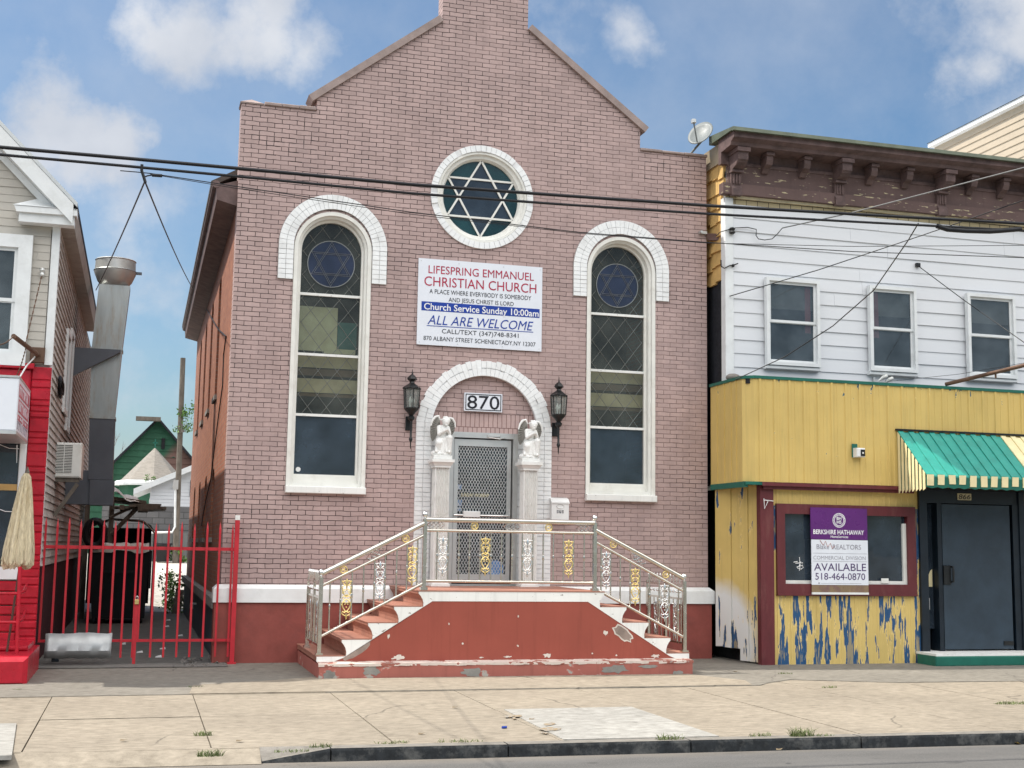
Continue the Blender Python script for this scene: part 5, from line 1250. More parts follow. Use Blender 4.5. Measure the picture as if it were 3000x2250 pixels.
MB().ext([(-.25, 27.7, 3.20), (2.7, 27.7, 4.55), (2.7, 27.7, 4.75), (-.25, 27.7, 3.40)], (0, 5, 0)).ext([(2.7, 27.7, 4.55), (5.6, 27.7, 3.2), (5.6, 27.7, 3.4), (2.7, 27.7, 4.75)], (0, 5, 0)).build('roof', m_trim, co)
MB().box(1.62, 1.78, 27.95, 27.99, 3.2, 3.75).build('window', m_plainglass, co); MB().tube([(1.02, 27.9, 3.52), (1.08, 27.9, 3.52)], .06, 12).build('vent', m_alu, co)
gh = thing('green_house', 'large gabled house with green and rust shingled gable beyond the alley', 'house', (.6, 40, 1))
ga, gl, gr = (.54, 6.70), (-2.6, 3.2), (3.7, 3.15)
b = MB(); n = 22
for i in range(n):
    z0 = 1+(6.7-1)*i/n; z1 = 1+(6.7-1)*(i+1)/n
    xl = lambda z: ga[0]-(6.7-z)*(ga[0]-gl[0])/(6.7-gl[1]) if z > gl[1] else gl[0]
    xr = lambda z: ga[0]+(6.7-z)*(gr[0]-ga[0])/(6.7-gr[1]) if z > gr[1] else gr[0]
    b.add([(xl(z0), 38-.03, z0), (xr(z0), 38-.03, z0), (xr(z1), 38, z1), (xl(z1), 38, z1), (xl(z0), 38, z0), (xr(z0), 38, z0)], [(0, 1, 2, 3), (4, 5, 1, 0)])
b.build('shingled_gable', m_greenroof, gh, recalc=False)
MB().ext([(gl[0]-.3, 37.7, gl[1]-.33), (ga[0], 37.7, 6.70), (ga[0], 37.7, 6.82), (gl[0]-.3, 37.7, gl[1]-.2)], (0, 8, 0)).ext([(ga[0], 37.7, 6.70), (gr[0]+.3, 37.7, gr[1]-.35), (gr[0]+.3, 37.7, gr[1]-.2), (ga[0], 37.7, 6.82)], (0, 8, 0)).build('roof', m_tar, gh)
MB().box(ga[0]-.9, ga[0]+.1, 37.3, 37.7, 6.62, 6.78).build('ridge_beam', m_timber, gh); MB().box(.72, .86, 37.93, 37.96, 5.5, 5.95).build('window', m_dark, gh)
tu = thing('turret', 'octagonal turret with pale slate cone roof and green cross in front of the green gable', 'turret', (.35, 35.5, 1))
MB().lathe([(1.22, 3.90), (1.22, 4.05), (1.18, 4.06), (.02, 5.36)], (.45, 35.6, 0), 8, 1.05).build('cone_roof', m_cone, tu)
MB().lathe([(1.40, 3.82), (1.42, 3.92), (1.24, 4.02)], (.35, 35.6, 0), 8, 1.05).build('white_eave', m_trim, tu)
MB().lathe([(1.2, 1.0), (1.2, 3.82)], (.35, 35.6, 0), 8).build('turret_wall', m_greenroof, tu)
MB().box(.43, .47, 35.58, 35.62, 5.34, 5.72).box(.36, .54, 35.58, 35.62, 5.55, 5.59).build('cross', m_greenp, tu)
po = thing('utility_pole', 'weathered wooden utility pole behind the church with a white conduit', 'utility pole', (1.15, 25, .9))
MB().tube([(1.17, 25, .5), (1.10, 25, 7.6)], [.10, .085], 10).build('pole', m_timber, po); MB().tube([(1.06, 24.9, 3.35), (1.10, 24.9, 2.1), (1.02, 24.9, 1.93), (.25, 24.9, 1.90)], .035, 8).build('conduit', m_trim, po); MB().box(.98, 1.14, 24.8, 24.9, 3.3, 3.6).build('meter_box', m_alu, po)
def foliage(name, label, cat, c, rx_, ry, rz, n, size, m_, stems=True, group=None):
    t_ = thing(name, label, cat, c, group); rnd = random.Random(hash(name) % 997 if False else int(abs(c[0]*100)+abs(c[1]*37)) % 997)
    b = MB(); s = MB()
    clumps = [(rnd.uniform(-1, 1), rnd.uniform(-1, 1), rnd.uniform(0, 1)) for _ in range(max(5, n//30))]
    for k in clumps: s.tube([(c[0]+k[0]*rx_*.2, c[1]+k[1]*ry*.2, c[2]), (c[0]+k[0]*rx_*.6, c[1]+k[1]*ry*.6, c[2]+k[2]*rz*.6), (c[0]+k[0]*rx_, c[1]+k[1]*ry, c[2]+k[2]*rz)], [size*.12, size*.08, size*.03], 5)
    for i in range(n):
        k = rnd.choice(clumps); p = Vector((c[0]+k[0]*rx_+rnd.gauss(0, rx_*.2), c[1]+k[1]*ry+rnd.gauss(0, ry*.2), c[2]+k[2]*rz+rnd.gauss(0, rz*.13)))
        if p.z < c[2]: p.z = c[2]+rnd.uniform(0, rz*.3)
        d = Vector((rnd.uniform(-1, 1), rnd.uniform(-1, 1), rnd.uniform(-.6, .9))).normalized(); w = d.orthogonal().normalized(); w.rotate(Matrix.Rotation(rnd.uniform(0, 6.28), 3, d)); q = size*rnd.uniform(.6, 1.3)
        b.add([p, p+d*q*.5+w*q*.3, p+d*q, p+d*q*.5-w*q*.3], [(0, 1, 2, 3)])
    b.build('leaves', m_, t_, recalc=False)
    if stems: s.build('stems', m_twig if m_ is m_leaf else m_, t_)
    return t_
foliage('climbing_vine', 'green leafy vine on the utility pole behind the church', 'vine', (1.15, 24.8, 5.15), .42, .2, .75, 260, .10, m_leaf)
foliage('weed_clump', 'tall green weeds at the foot of the church side wall', 'weeds', (.78, 13.6, .02), .26, 1.2, .80, 900, .085, m_leaf)
foliage('shrub', 'pale green shrub beside the small bin at the back of the yard', 'shrub', (1.30, 25.2, .96), .28, .4, .40, 300, .09, m_leaf)
foliage('gutter_weed', 'small weeds growing on the turret eave', 'weeds', (.30, 34.1, 3.95), .25, .1, .22, 80, .08, m_leaf)
tr = thing('bare_tree', 'pale leafless tree behind the exhaust duct', 'tree', (-1.2, 46, 1))
b = MB()
def branch(p, d, l, r_, n):
    q = p+d*l; b.tube([p, p.lerp(q, .5)+Vector((random.uniform(-.1, .1), 0, random.uniform(-.05, .1)))*l*.4, q], [r_, r_*.8, r_*.6], 5)
    if n:
        for _ in range(3): dd = (d+Vector((random.uniform(-.8, .8), random.uniform(-.5, .5), random.uniform(-.1, .5)))).normalized(); branch(p.lerp(q, random.uniform(.6, 1)), dd, l*.68, r_*.55, n-1)
random.seed(8); branch(Vector((-1.2, 46, 1.0)), Vector((.05, 0, 1)), 2.6, .10, 5); b.build('branches', m_twig, tr)
wp = thing('wood_plank', 'short dark plank leaning on the church foundation beside the weeds', 'plank', (.93, 12.2, 0))
MB().ext([(.78, 12.1, .01), (.98, 12.1, .01), (1.04, 12.25, .55), (.86, 12.25, .55)], (0, .03, .0)).build('plank', m_timber, wp)
random.seed(44)
b = MB()
for i in range(46):
    x, y = random.uniform(.55, 1.2), random.uniform(-.55, .7); s = random.uniform(.012, .05); b.add([(x+random.uniform(-s, s), y+random.uniform(-s, s), .012+random.uniform(0, s)) for _ in range(4)], [(0, 1, 2), (0, 2, 3), (0, 1, 3), (1, 2, 3)])
tag(b.build('rubble', m_rock), 'broken concrete rubble and dead leaves at the gate foot by the church', 'rubble', kind='stuff')
litter = []
for i, (x, y) in enumerate(((.38, 2.2), (.72, 5.0), (.05, 1.6), (-.2, 3.2), (.55, 7.5), (.30, .8), (.62, 9.5))):
    o = MB().ext([(x, y, .02), (x+.09, y+.02, .018), (x+.08, y+.07, .045), (x+.01, y+.05, .03)], (0, 0, .004)).build('paper_scrap', m_plastw); tag(o, 'scrap of white paper littering the alley behind the red gate', 'litter', 'paper scraps in the alley')
bt = thing('bottle', 'dark plastic bottle lying at the left foot of the red gate', 'bottle', (-.98, .25, .01)); MB().lathe([(.04, 0), (.05, .02), (.05, .16), (.02, .22), (.018, .26)], (-.98, .25, .012), 10).build('bottle_body', m_plainglass, bt, 40)
mt = MB().lathe([(.03, 0), (.034, .02), (.034, .10), (.02, .11)], (.98, 6.2, .42), 8).box(.96, 1.06, 6.17, 6.23, .50, .53).build('wall_spigot', m_alu); tag(mt, 'small metal spigot on the church foundation in the alley', 'spigot')

# ------------------------------------------------------------------ the store on the right
store = thing('corner_store', 'two storey store with white vinyl siding above mustard metal front and brown cornice', 'store', (11.2, 0, 0))
UY = -.45
MB().box(8.42, 17.5, UY+.03, 11, 2.6, 7.55).build('upper_wall', m_vinyl, store)
b = MB(); n = 15; clap(b, 8.50, 17.5, 3.95, 6.892, UY, .205, .020, .028); b.build('upper_siding', m_vinyl, store)
b = MB(); b.bbox(8.37, 8.51, UY-.028, UY+.03, 4.02, 6.985, .006).box(8.37, 8.42, UY+.031, UY+.12, 4.02, 6.985); b.build('corner_board', m_trim, store)
MB().box(8.405, 17.5, UY-.005, UY+.034, 7.135, 7.33).lower().build('buff_brick_course', m_tanbrick, store); MB().box(8.56, 17.5, UY-.05, UY+.0, 7.27, 7.33).lower().build('moulding', mat('cream moulding', (.62, .55, .38), .6, stain=(.3, .25, .16), sfac=.5), store)
# left flank: shingles over tar paper
b = MB(); random.seed(17); z = 5.70
while z < 7.45:
    y = UY+(.125 if z < 6.9 else .035)
    while y < 1.2:
        w = random.uniform(.13, .24); dz = random.uniform(-.035, .035)
        b.prism([(8.36, z+dz), (8.395, z+.30), (8.418, z+.30), (8.418, z+dz)], y+.002, y+w-.004); y += w
    z += .235
b.build('flank_shingles', m_shingle, store)
MB().box(8.40, 8.419, UY+.13, 1.3, 2.6, 5.74).build('tar_paper', m_tar, store)
# cornice
MB().box(8.30, 17.5, UY-.12, UY+.03, 7.335, 7.50).lower().build('cornice_base', m_cornice, store)
MB().box(8.42, 17.5, UY-.06, UY+.03, 7.50, 7.80).lower().build('cornice_frieze', m_cornice, store)
MB().box(8.40, 17.5, UY-.075, UY-.0, 7.79, 7.835).lower().build('frieze_bead', m_corniceb, store)
MB().prismx([(UY+.05, 8.16), (UY-.50, 8.16), (UY-.50, 8.07), (UY-.40, 8.03), (UY-.38, 7.98), (UY-.05, 7.96), (UY-.05, 7.80), (UY+.05, 7.80)], 8.30, 17.5).lower().build('cornice_hood', m_corniceb, store)
MB().prismx([(UY+.3, 8.30), (UY-.56, 8.20), (UY-.57, 8.145), (UY-.51, 8.145), (UY-.50, 8.161), (UY+.3, 8.161)], 8.26, 17.5).lower().build('metal_cap', m_greenmetal, store)
MB().box(8.355, 8.43, UY+.051, 1.6, 7.86, 8.15).lower().build('flank_fascia', mat('dull tan fascia', (.36, .30, .21), .7, stain=(.2, .15, .1), sfac=.5), store)
def bracket(x, big):
    b = MB(); w = .085 if big else .055; d = .40 if big else .27
    if big:
        b.prismx([(UY-.06, 7.30), (UY-.16, 7.30), (UY-.15, 7.42), (UY-.12, 7.47), (UY-.13, 7.66), (UY-.18, 7.70), (UY-.28, 7.73), (UY-.37, 7.80), (UY-.38, 7.94), (UY-.36, 7.965), (UY-.06, 7.965)], x-w, x+w)
        b.box(x-w*1.25, x+w*1.25, UY-.41, UY-.07, 7.905, 7.962).box(x-w*1.15, x+w*1.15, UY-.19, UY-.06, 7.655, 7.69)
        for q in (-.045, .0, .045): b.tube([(x+q, UY-.135, 7.49), (x+q, UY-.135, 7.64)], .014, 6)
        b.tube([(x-w*.9, UY-.30, 7.80), (x+w*.9, UY-.30, 7.80)], .05, 8)
    else:
        b.prismx([(UY-.06, 7.70), (UY-.10, 7.70), (UY-.15, 7.76), (UY-.24, 7.80), (UY-.27, 7.86), (UY-.27, 7.965), (UY-.06, 7.965)], x-w, x+w); b.box(x-w*1.25, x+w*1.25, UY-.30, UY-.07, 7.92, 7.962)
    return b.lower().build('cornice_bracket', m_corniceb, store)
for u, big in ((2165, 1), (2252, 0), (2362, 0), (2468, 1), (2558, 0), (2662, 0), (2768, 1), (2850, 0), (2942, 0)):
    bracket(W(u, 500, UY-.22).x, big)
for x in (13.9, 14.6, 15.3, 16, 16.7): bracket(x, x == 13.9)
# upper windows
m_curtain = mat('pink curtain', (.62, .22, .26), .8, bmp=0)
for x0, x1 in ((9.06, 9.87), (10.84, 11.58), (12.61, 13.41)):
    sash(store, x0, x1, 4.47, 5.72, UY-.095, m_frame if False else m_trim, m_greyglass, .5, 'upper_window', .05, sill=False, sl=.04, curtain=m_dark)
    MB().bbox(x0-.06, x1+.06, UY-.10, UY+.0, 4.36, 4.416, .01).build('window_ledge', m_trim, store)
    if x0 < 12: xa = x1-.17 if x0 < 10 else x0+.05; MB().prismz([(xa+i*.012, UY-.042-.004*(i % 2)) for i in range(9)]+[(xa+.1, UY-.039), (xa, UY-.039)], 4.95, 5.68).build('curtain', m_curtain, store)
    MB().box(x0+.04, x1-.04, UY-.0415, UY-.0395, 5.30, 5.68).build('sky_sheen', m_blindsheen, store)  # pale strip stands in for sky reflected in the upper sash
# fascia: ribbed metal with a return at the left end
FY = -1.25; FX = 8.31
def ribbed(x0, x1, z0, z1, y, pitch=.235, d=.016, jitter=.0, th=.03):
    pts = [(x0, y)]; x = x0+.06
    while x < x1-.05:
        for dx, dy in ((0, 0), (.012, -d), (.036, -d), (.048, 0), (.105, 0), (.112, -d*.35), (.124, -d*.35), (.131, 0)):
            if x+dx < x1: pts.append((x+dx, y+dy))
        x += pitch+random.uniform(-jitter, jitter)
    pts += [(x1, y), (x1, y+th), (x0, y+th)]
    return MB().prismz(pts, z0, z1)
random.seed(12)
ribbed(FX+.14, 17.5, 2.60, 4.09, FY, .235, .018, .01).build('metal_fascia', m_yellow, store)
b = MB(); b.add([(FX, FY+.12, 2.60), (FX+.14, FY, 2.60), (FX+.14, FY, 4.09), (FX, FY+.12, 4.09)], [(0, 1, 2, 3)]); b.box(FX, FX+.03, FY+.12, -.06, 2.60, 4.09)
for y in (-.95, -.78, -.55, -.3): b.box(FX-.012, FX, y, y+.025, 2.60, 4.09)
b.build('fascia_return', m_yellow, store)
MB().prismz([(FX-.02, -.05), (FX-.02, FY+.11), (FX+.13, FY-.02), (17.5, FY-.02), (17.5, FY+.06), (FX+.15, FY+.06), (FX+.05, FY+.15), (FX+.05, -.05)], 4.092, 4.135).build('fascia_cap', m_greenp, store)
MB().box(FX+.04, 17.5, FY+.04, UY+.02, 4.02, 4.088).build('fascia_top', m_tar, store)
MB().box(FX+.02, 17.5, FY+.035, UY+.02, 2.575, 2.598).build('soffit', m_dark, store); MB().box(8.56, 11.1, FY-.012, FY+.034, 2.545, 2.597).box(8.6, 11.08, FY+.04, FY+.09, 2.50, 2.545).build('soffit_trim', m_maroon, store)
MB().box(FX-.015, 8.56, FY-.006, FY+.03, 2.555, 2.60).box(FX-.018, FX+.04, FY+.03, -.08, 2.52, 2.60).build('fascia_edge', m_greenp, store)
# recessed flank below: leaning boards with primer, open at the foot
LY = -1.10
b = MB(); a0 = Vector((8.34, -.14)); a1 = Vector((8.60, -1.0)); n = 5; d = (a1-a0)/n; nrm = Vector((-d.y, d.x)).normalized()*-1
for i in range(n):
    p, q = a0+d*i, a0+d*(i+.96); zb = .20 if i < 3 else .03; o_ = nrm*(.012 if i % 2 else 0)
    b.ext([(p.x+o_.x, p.y+o_.y, zb), (q.x+o_.x, q.y+o_.y, zb+random.uniform(-.015, .015)), (q.x+o_.x, q.y+o_.y, 2.57), (p.x+o_.x, p.y+o_.y, 2.57)], (.03, .01, 0))
b.build('flank_panel', m_yellowside, store)
MB().box(8.62, 9.2, -.95, 1.0, .0, 2.55).build('flank_core', m_dark, store)
MB().box(8.575, 8.785, LY-.055, LY+.06, .0, 2.555).build('corner_post', m_maroon, store)
# lower wall
random.seed(19)
ribbed(8.79, 11.20, .0, 1.0, LY, .20, .010, .03).build('lower_panel', m_yellowlow, store)
ribbed(8.79, 11.20, 2.27, 2.56, LY, .20, .010, .01).build('upper_panel', m_yellow, store)
for xa, xb in ((8.79, 8.86), (11.13, 11.20)): MB().box(xa, xb, LY-.004, LY+.03, 1.0, 2.27).build('side_strip', m_yellowlow, store)
MB().box(8.79, 11.2, LY+.16, LY+.2, 0, 2.57).build('inner_lining', m_dark, store)
sf = MB().box(8.84, 8.97, LY-.05, LY+.05, .98, 2.30).box(10.99, 11.13, LY-.05, LY+.05, .98, 2.30).box(8.97, 10.99, LY-.05, LY+.05, 2.155, 2.30).box(8.97, 10.99, LY-.05, LY+.05, .98, 1.15).build('shop_window', m_maroon, store)
MB().box(8.84, 11.13, LY-.062, LY-.051, .985, 1.015).build('window_stool', m_maroon, sf)
MB().box(8.97, 10.99, LY+.03, LY+.036, 1.15, 2.155).build('glass', m_plainglass, sf)
MB().box(10.93, 10.99, LY-.01, LY+.029, 1.151, 2.05).box(8.97, 10.98, LY-.005, LY+.028, 1.151, 1.20).box(10.55, 10.67, LY-.02, LY-.006, 1.17, 1.24).build('inner_frame', m_acw, sf)
MB().box(8.98, 10.98, LY+.08, LY+.1, 1.80, 1.98).build('interior_rail', mat('grey counter', (.20, .20, .18), .7, bmp=0), sf)
b = MB()
def gz(u, v): p = W(u, v, LY+.026); return (p.x, LY+.026, p.z)
for s in ([(2342, 1632), (2344, 1658)], [(2325, 1647), (2336, 1645)], [(2330, 1650), (2352, 1649)], [(2346, 1645), (2341, 1658), (2352, 1656)], [(2334, 1662), (2346, 1656), (2354, 1662), (2346, 1668), (2336, 1664)], [(2344, 1655), (2342, 1672)]): b.tube([gz(*p) for p in s], .006, 5)
b.build('scratched_mark', m_plastw, sf)
# realtor panel
rs = thing('realtor_sign', 'purple and white available sign with emblem on the maroon shop window', 'sign', (9.83, LY-.06, 1.0))
QX0, QX1, QZ0, QZ1 = 9.375, 10.30, 1.0, 2.255; QY = LY-.075; qw = QX1-QX0
MB().box(QX0, QX1, QY, QY+.012, 1.14, 1.79).build('white_panel', m_signw, rs); MB().box(QX0-.008, QX1-.004, QY-.001, QY+.011, 1.795, QZ1).build('purple_panel', m_purple, rs)
MB().box(QX0, QX1, QY+.002, QY+.012, 1.035, 1.137).build('mirror_strip', mat('faded brown strip', (.24, .17, .10), .35, stain=(.12, .02, .1), sfac=.6), rs); MB().box(QX0, QX1, QY-.004, QY+.012, 1.003, 1.034).build('tray', m_plastw, rs)
b = MB(); b.arc(9.83, 2.075, .098, .106, 0, 2*PI, QY-.004, QY-.0012, 28).arc(9.83, 2.075, .072, .080, 0, 2*PI, QY-.004, QY-.0012, 28)
for i in range(26):
    a = 2*PI*i/26; b.arc(9.83, 2.075, .083, .095, a, a+.12, QY-.004, QY-.0012, 1)
b.build('emblem_ring', m_white_ink, rs)
def qline(s, u0, u1, zb, cap, m_, off=0, sh_=0): return lettering(s, QX0+u0*qw, QX0+u1*qw, zb, cap, QY-.003, m_, rs, sh_, off)
qline('BH', .45, .535, 2.083, .043, m_white_ink, .03); qline('HS', .45, .535, 2.028, .043, m_white_ink, .03)
qline('BERKSHIRE HATHAWAY', .035, .935, 1.872, .062, m_white_ink, .02); qline('HomeServices', .34, .65, 1.820, .035, m_white_ink, .01)
qline('Blake', .09, .31, 1.655, .068, m_grey_ink); qline('REALTORS', .375, .875, 1.655, .068, m_grey_ink)
m_lgrey = mat('pale grey ink', (.38, .38, .42), .4, bmp=0)
qline('COMMERCIAL DIVISION', .03, .955, 1.505, .052, m_lgrey); qline('AVAILABLE', .04, .96, 1.345, .105, m_purple_ink); qline('518-464-0870', .06, .94, 1.215, .095, m_purple_ink)
MB().box(QX0+.02, QX1-.02, QY-.002, QY-.0004, 1.592, 1.597).box(QX0+.02, QX1-.02, QY-.002, QY-.0004, 1.478, 1.483).box(QX0+.15, QX1-.12, QY-.002, QY-.0004, 1.160, 1.165).box(QX0+.10, QX0+.13, QY-.002, QY-.0004, 1.155, 1.175).build('rule_lines', m_lgrey, rs)
MB().tube([(QX0+.14, QY-.003, 1.78), (QX0+.19, QY-.003, 1.71), (QX0+.23, QY-.003, 1.77), (QX0+.26, QY-.003, 1.69), (QX0+.31, QY-.003, 1.74), (QX0+.34, QY-.003, 1.66), (QX0+.37, QY-.003, 1.70)], .004, 4).build('red_scribble', mat('red scribble', (.42, .12, .08), .6, bmp=0), rs)
# doorway 866
DX0, DX1 = 11.20, 13.05
MB().box(DX0, DX1, LY+.3, LY+.36, .15, 2.6).build('door_recess', m_navyf, store)
dj = MB().box(DX0, 11.33, LY-.05, LY+.30, .17, 2.57).box(11.52, 11.60, LY-.02, LY+.20, .17, 2.37).box(12.84, 12.95, LY-.03, LY+.2, .17, 2.37).box(12.95, DX1, LY-.05, LY+.3, .17, 2.57).box(11.33, 12.95, LY-.02, LY+.2, 2.37, 2.57).build('door_frame', m_navyf, store)
MB().box(11.33, 11.52, LY+.12, LY+.13, .5, 2.36).box(12.60, 12.83, LY+.16, LY+.17, .3, 2.2).build('side_light', m_plainglass, dj)
dd = MB().bbox(11.585, 12.80, LY-.02, LY+.05, .20, 2.36, .006).build('entry_door', m_navy, store)
b = MB(); b.tube([(11.73, LY-.02, 1.42), (11.73, LY-.085, 1.42), (11.73, LY-.09, 1.36), (11.73, LY-.085, 1.20), (11.73, LY-.02, 1.20)], .016, 8).bbox(11.60, 11.72, LY-.05, LY-.021, 1.16, 1.44, .008); b.build('pull_handle', m_black, dd)
MB().box(12.62, 12.79, LY-.035, LY-.021, .26, .32).build('door_closer', m_black, dd)
MB().bbox(11.40, 11.44, LY+.1, LY+.119, .78, .95, .004).build('sticker', m_plastw, dj); MB().add([(11.35, LY+.112, 1.12), (11.50, LY+.112, 1.12), (11.50, LY+.112, 1.38), (11.47, LY+.112, 1.36)], [(0, 1, 2, 3)]).build('brown_card', m_cream, dj)
np_ = thing('address_plate', 'small cream number plate reading 866 above the dark blue door', 'sign', (12.0, LY-.03, 2.44))
MB().box(11.88, 12.12, LY-.032, LY-.022, 2.425, 2.525).build('plate', mat('aged cream plate', (.50, .44, .28), .5, bmp=0), np_); lettering('866', 11.895, 12.105, 2.44, .07, LY-.0345, m_black_ink, np_, .15, .01)
MB().bbox(11.10, 13.1, -1.62, LY-.06, .0, .145, .015).build('green_step', m_greenp, store); MB().box(11.12, 13.05, -1.60, LY+.31, .146, .178).build('door_sill', m_plaster, store)
b = ribbed(13.06, 17.5, .0, 1.0, LY, .2, .01, .03); b.build('lower_panel', m_yellowlow, store); MB().box(13.05, 17.5, LY, LY+.05, 1.0, 2.56).build('front_wall', m_yellow, store); MB().bbox(13.12, 15.6, LY-.05, LY-.001, .98, 2.30).build('side_shop_window', m_maroon, store)
# awning
aw = thing('awning', 'green metal awning with cream stripe and scalloped edge over the dark blue door', 'awning', (12.3, -1.3, 3.4))
AX0, AX1 = 10.78, 13.9; zt_, yt = 3.40, FY-.025; zl, yl = 2.725, -1.98
x = AX0; pitch = .178; i = 0
ribs = MB(); ribs2 = MB(); ribsy = MB(); valg = MB(); valy = MB()
while x < AX1:
    tgt = ribsy if 12.55 < x < 13.1 else (ribs if x < 12.6 else ribs2)
    for (xa, xb, off) in ((x, x+.088, .022), (x+.088, x+pitch, .0)):
        tgt.add([(xa, yt, zt_+off), (xb, yt, zt_+off), (xb, yl, zl+off), (xa, yl, zl+off), (xa, yt, zt_+off-.02), (xb, yt, zt_+off-.02), (xb, yl, zl+off-.02), (xa, yl, zl+off-.02)], [(3, 2, 1, 0), (4, 5, 6, 7), (0, 4, 7, 3), (1, 2, 6, 5), (3, 7, 6, 2)])
    dz = random.uniform(-.02, .015); tl = random.uniform(-.012, .012)
    if i % 1 == 0:
        valy.ext([(x+.006, yl-.014, zl+.012), (x+.112, yl-.014, zl+.012), (x+.112+tl, yl-.006, zl-.13+dz), (x+.006+tl, yl-.006, zl-.13+dz)], (0, .012, 0))
    valg.ext([(x, yl+.0, zl), (x+pitch, yl+.0, zl), (x+pitch, yl+.004, zl-.165), (x+pitch*.5, yl+.004, zl-.185), (x, yl+.004, zl-.165)], (0, .008, 0))
    x += pitch; i += 1
ribs.build('green_ribs', m_awn, aw); ribs2.build('green_ribs', m_awn, aw); ribsy.build('cream_ribs', m_awny, aw); valg.build('valance', m_greenp, aw); valy.build('valance_tab', m_awny, aw)
MB().box(AX0-.03, AX1, yt-.02, yt+.02, zt_+.024, zt_+.05).build('top_bar', m_black, aw)
b = MB(); n = 8
for k in range(n):
    u0, u1 = k/n, (k+.62)/n
    y0, y1 = yt+(yl-yt)*u0, yt+(yl-yt)*u1
    b.add([(AX0-.006, y0, zt_+(zl-zt_)*u0), (AX0-.006, y1, zt_+(zl-zt_)*u1), (AX0-.006, y1, zl-.19), (AX0-.006, y0, zl-.24+.03*u0), (AX0+.004, y0, zt_+(zl-zt_)*u0), (AX0+.004, y1, zt_+(zl-zt_)*u1), (AX0+.004, y1, zl-.19), (AX0+.004, y0, zl-.24+.03*u0)], [(0, 1, 2, 3), (4, 7, 6, 5), (0, 3, 7, 4), (1, 5, 6, 2), (0, 4, 5, 1), (3, 2, 6, 7)])
b.build('end_slats', m_awny, aw); MB().ext([(AX0+.012, yt, zt_-.02), (AX0+.012, yl+.01, zl-.02), (AX0+.012, yl+.01, zl-.16), (AX0+.012, yt, zl-.18)], (.01, 0, 0)).build('end_panel', m_greenp, aw)
# small fittings on the store
fl = thing('security_light', 'small white square security light on the mustard fascia', 'light', (9.7, FY-.03, 2.95)); c = W(2512, 1328, FY-.06)
MB().box(c.x-.07, c.x+.02, FY-.03, FY-.019, c.z-.06, c.z+.14).build('green_plate', m_greenp, fl); f = MB().bbox(c.x-.055, c.x+.085, FY-.14, FY-.031, c.z-.06, c.z+.075, .012).build('light_body', m_plastw, fl); MB().box(c.x+.005, c.x+.075, FY-.146, FY-.141, c.z-.045, c.z+.05).build('lens', m_black, fl); MB().box(c.x+.028, c.x+.052, FY-.15, FY-.147, c.z-.01, c.z+.012).build('lamp_spot', m_bulb, fl)
hk = thing('wire_hook', 'bent white wire hook on the maroon corner post', 'hook', (8.75, LY-.07, 2.3)); p = [W(u, v, LY-.09) for u, v in ((2238, 1460), (2240, 1490), (2250, 1468), (2240, 1465), (2266, 1468))]; MB().tube(p, .006, 6).build('hook_wire', m_plastw, hk)
c = W(2585, 1108, UY-.18); tw = thing('twin_floodlamp', 'twin bulb lamp fitting on the white siding above the mustard fascia', 'lamp', c)
MB().box(c.x-.08, c.x-.05, UY-.06, UY-.021, c.z-.14, c.z+.03).box(c.x-.1, c.x+.05, UY-.12, UY-.021, c.z-.14, c.z-.08).build('fitting', m_alu, tw)
for dx, dz in ((.04, .02), (.14, -.01)): MB().tube([(c.x+dx-.05, UY-.10, c.z+dz-.05), (c.x+dx, UY-.15, c.z+dz), (c.x+dx+.05, UY-.19, c.z+dz+.02)], [.018, .03, .028], 10).build('bulb', m_bulb, tw, 60)
c = W(2105, 1104, -.6); o = MB().ball((8.42, -.62, 4.18), .10, 12, 8, (1.2, .8, .6)).build('loose_rock', m_rock, None, 60); tag(o, 'grey rock lying on the left end of the mustard fascia', 'rock')
apo = thing('awning_pole', 'rusty iron pole running up in front of the rightmost upper window', 'pole', W(2770, 1125, FY)); p0, p1 = W(2770, 1126, FY+.05), W(3010, 1068, -2.2); p2 = p0+(p1-p0)*1.6
MB().tube([p0, p1, p2], .030, 10).build('pole', m_rust, apo); q = p0.lerp(p1, .62); MB().box(q.x-.01, q.x+.01, q.y-.01, q.y+.01, q.z-.09, q.z).build('hanger', m_rust, apo)
# satellite dish
sd = thing('satellite_dish', 'grey satellite dish on the roof edge between the church and the store', 'dish', (8.2, .1, 7.78)); c = W(2052, 390, -.06); c = Vector(c)
ax = Vector((-.62, -.55, .56)).normalized(); uu = ax.cross(Vector((0, 0, 1))).normalized(); vv = uu.cross(ax)
b = MB(); vs = [c-ax*.05]; nr = 5; ns = 26
for i in range(1, nr+1):
    r_ = .24*i/nr
    for k in range(ns): a = 2*PI*k/ns; vs.append(c-ax*(.05*(1-(i/nr)**2))+(uu*math.cos(a)*.85+vv*math.sin(a)*1.1)*r_)
fs = [(0, 1+k, 1+(k+1) % ns) for k in range(ns)]
for i in range(nr-1):
    for k in range(ns): fs.append((1+i*ns+k, 1+(i+1)*ns+k, 1+(i+1)*ns+(k+1) % ns, 1+i*ns+(k+1) % ns))
b.add(vs, fs); o = b.build('reflector', m_dish, sd, 60); md = o.modifiers.new('t', 'SOLIDIFY'); md.thickness = .012
e = c+Vector((-.17, .14, -.38)); MB().tube([c-ax*.05, c+Vector((.03, .02, -.12)), e], .018, 8).tube([c-vv*.22, c+ax*.28-vv*.05], .012, 8).tube([e+Vector((-.09, 0, .0)), e+Vector((.09, .0, -.02))], .016, 8).build('mount_arm', m_dish, sd); MB().bbox(*(lambda q: (q.x-.03, q.x+.03, q.y-.04, q.y+.03, q.z-.03, q.z+.03))(c+ax*.28-vv*.05), .006).build('receiver', m_alu, sd)
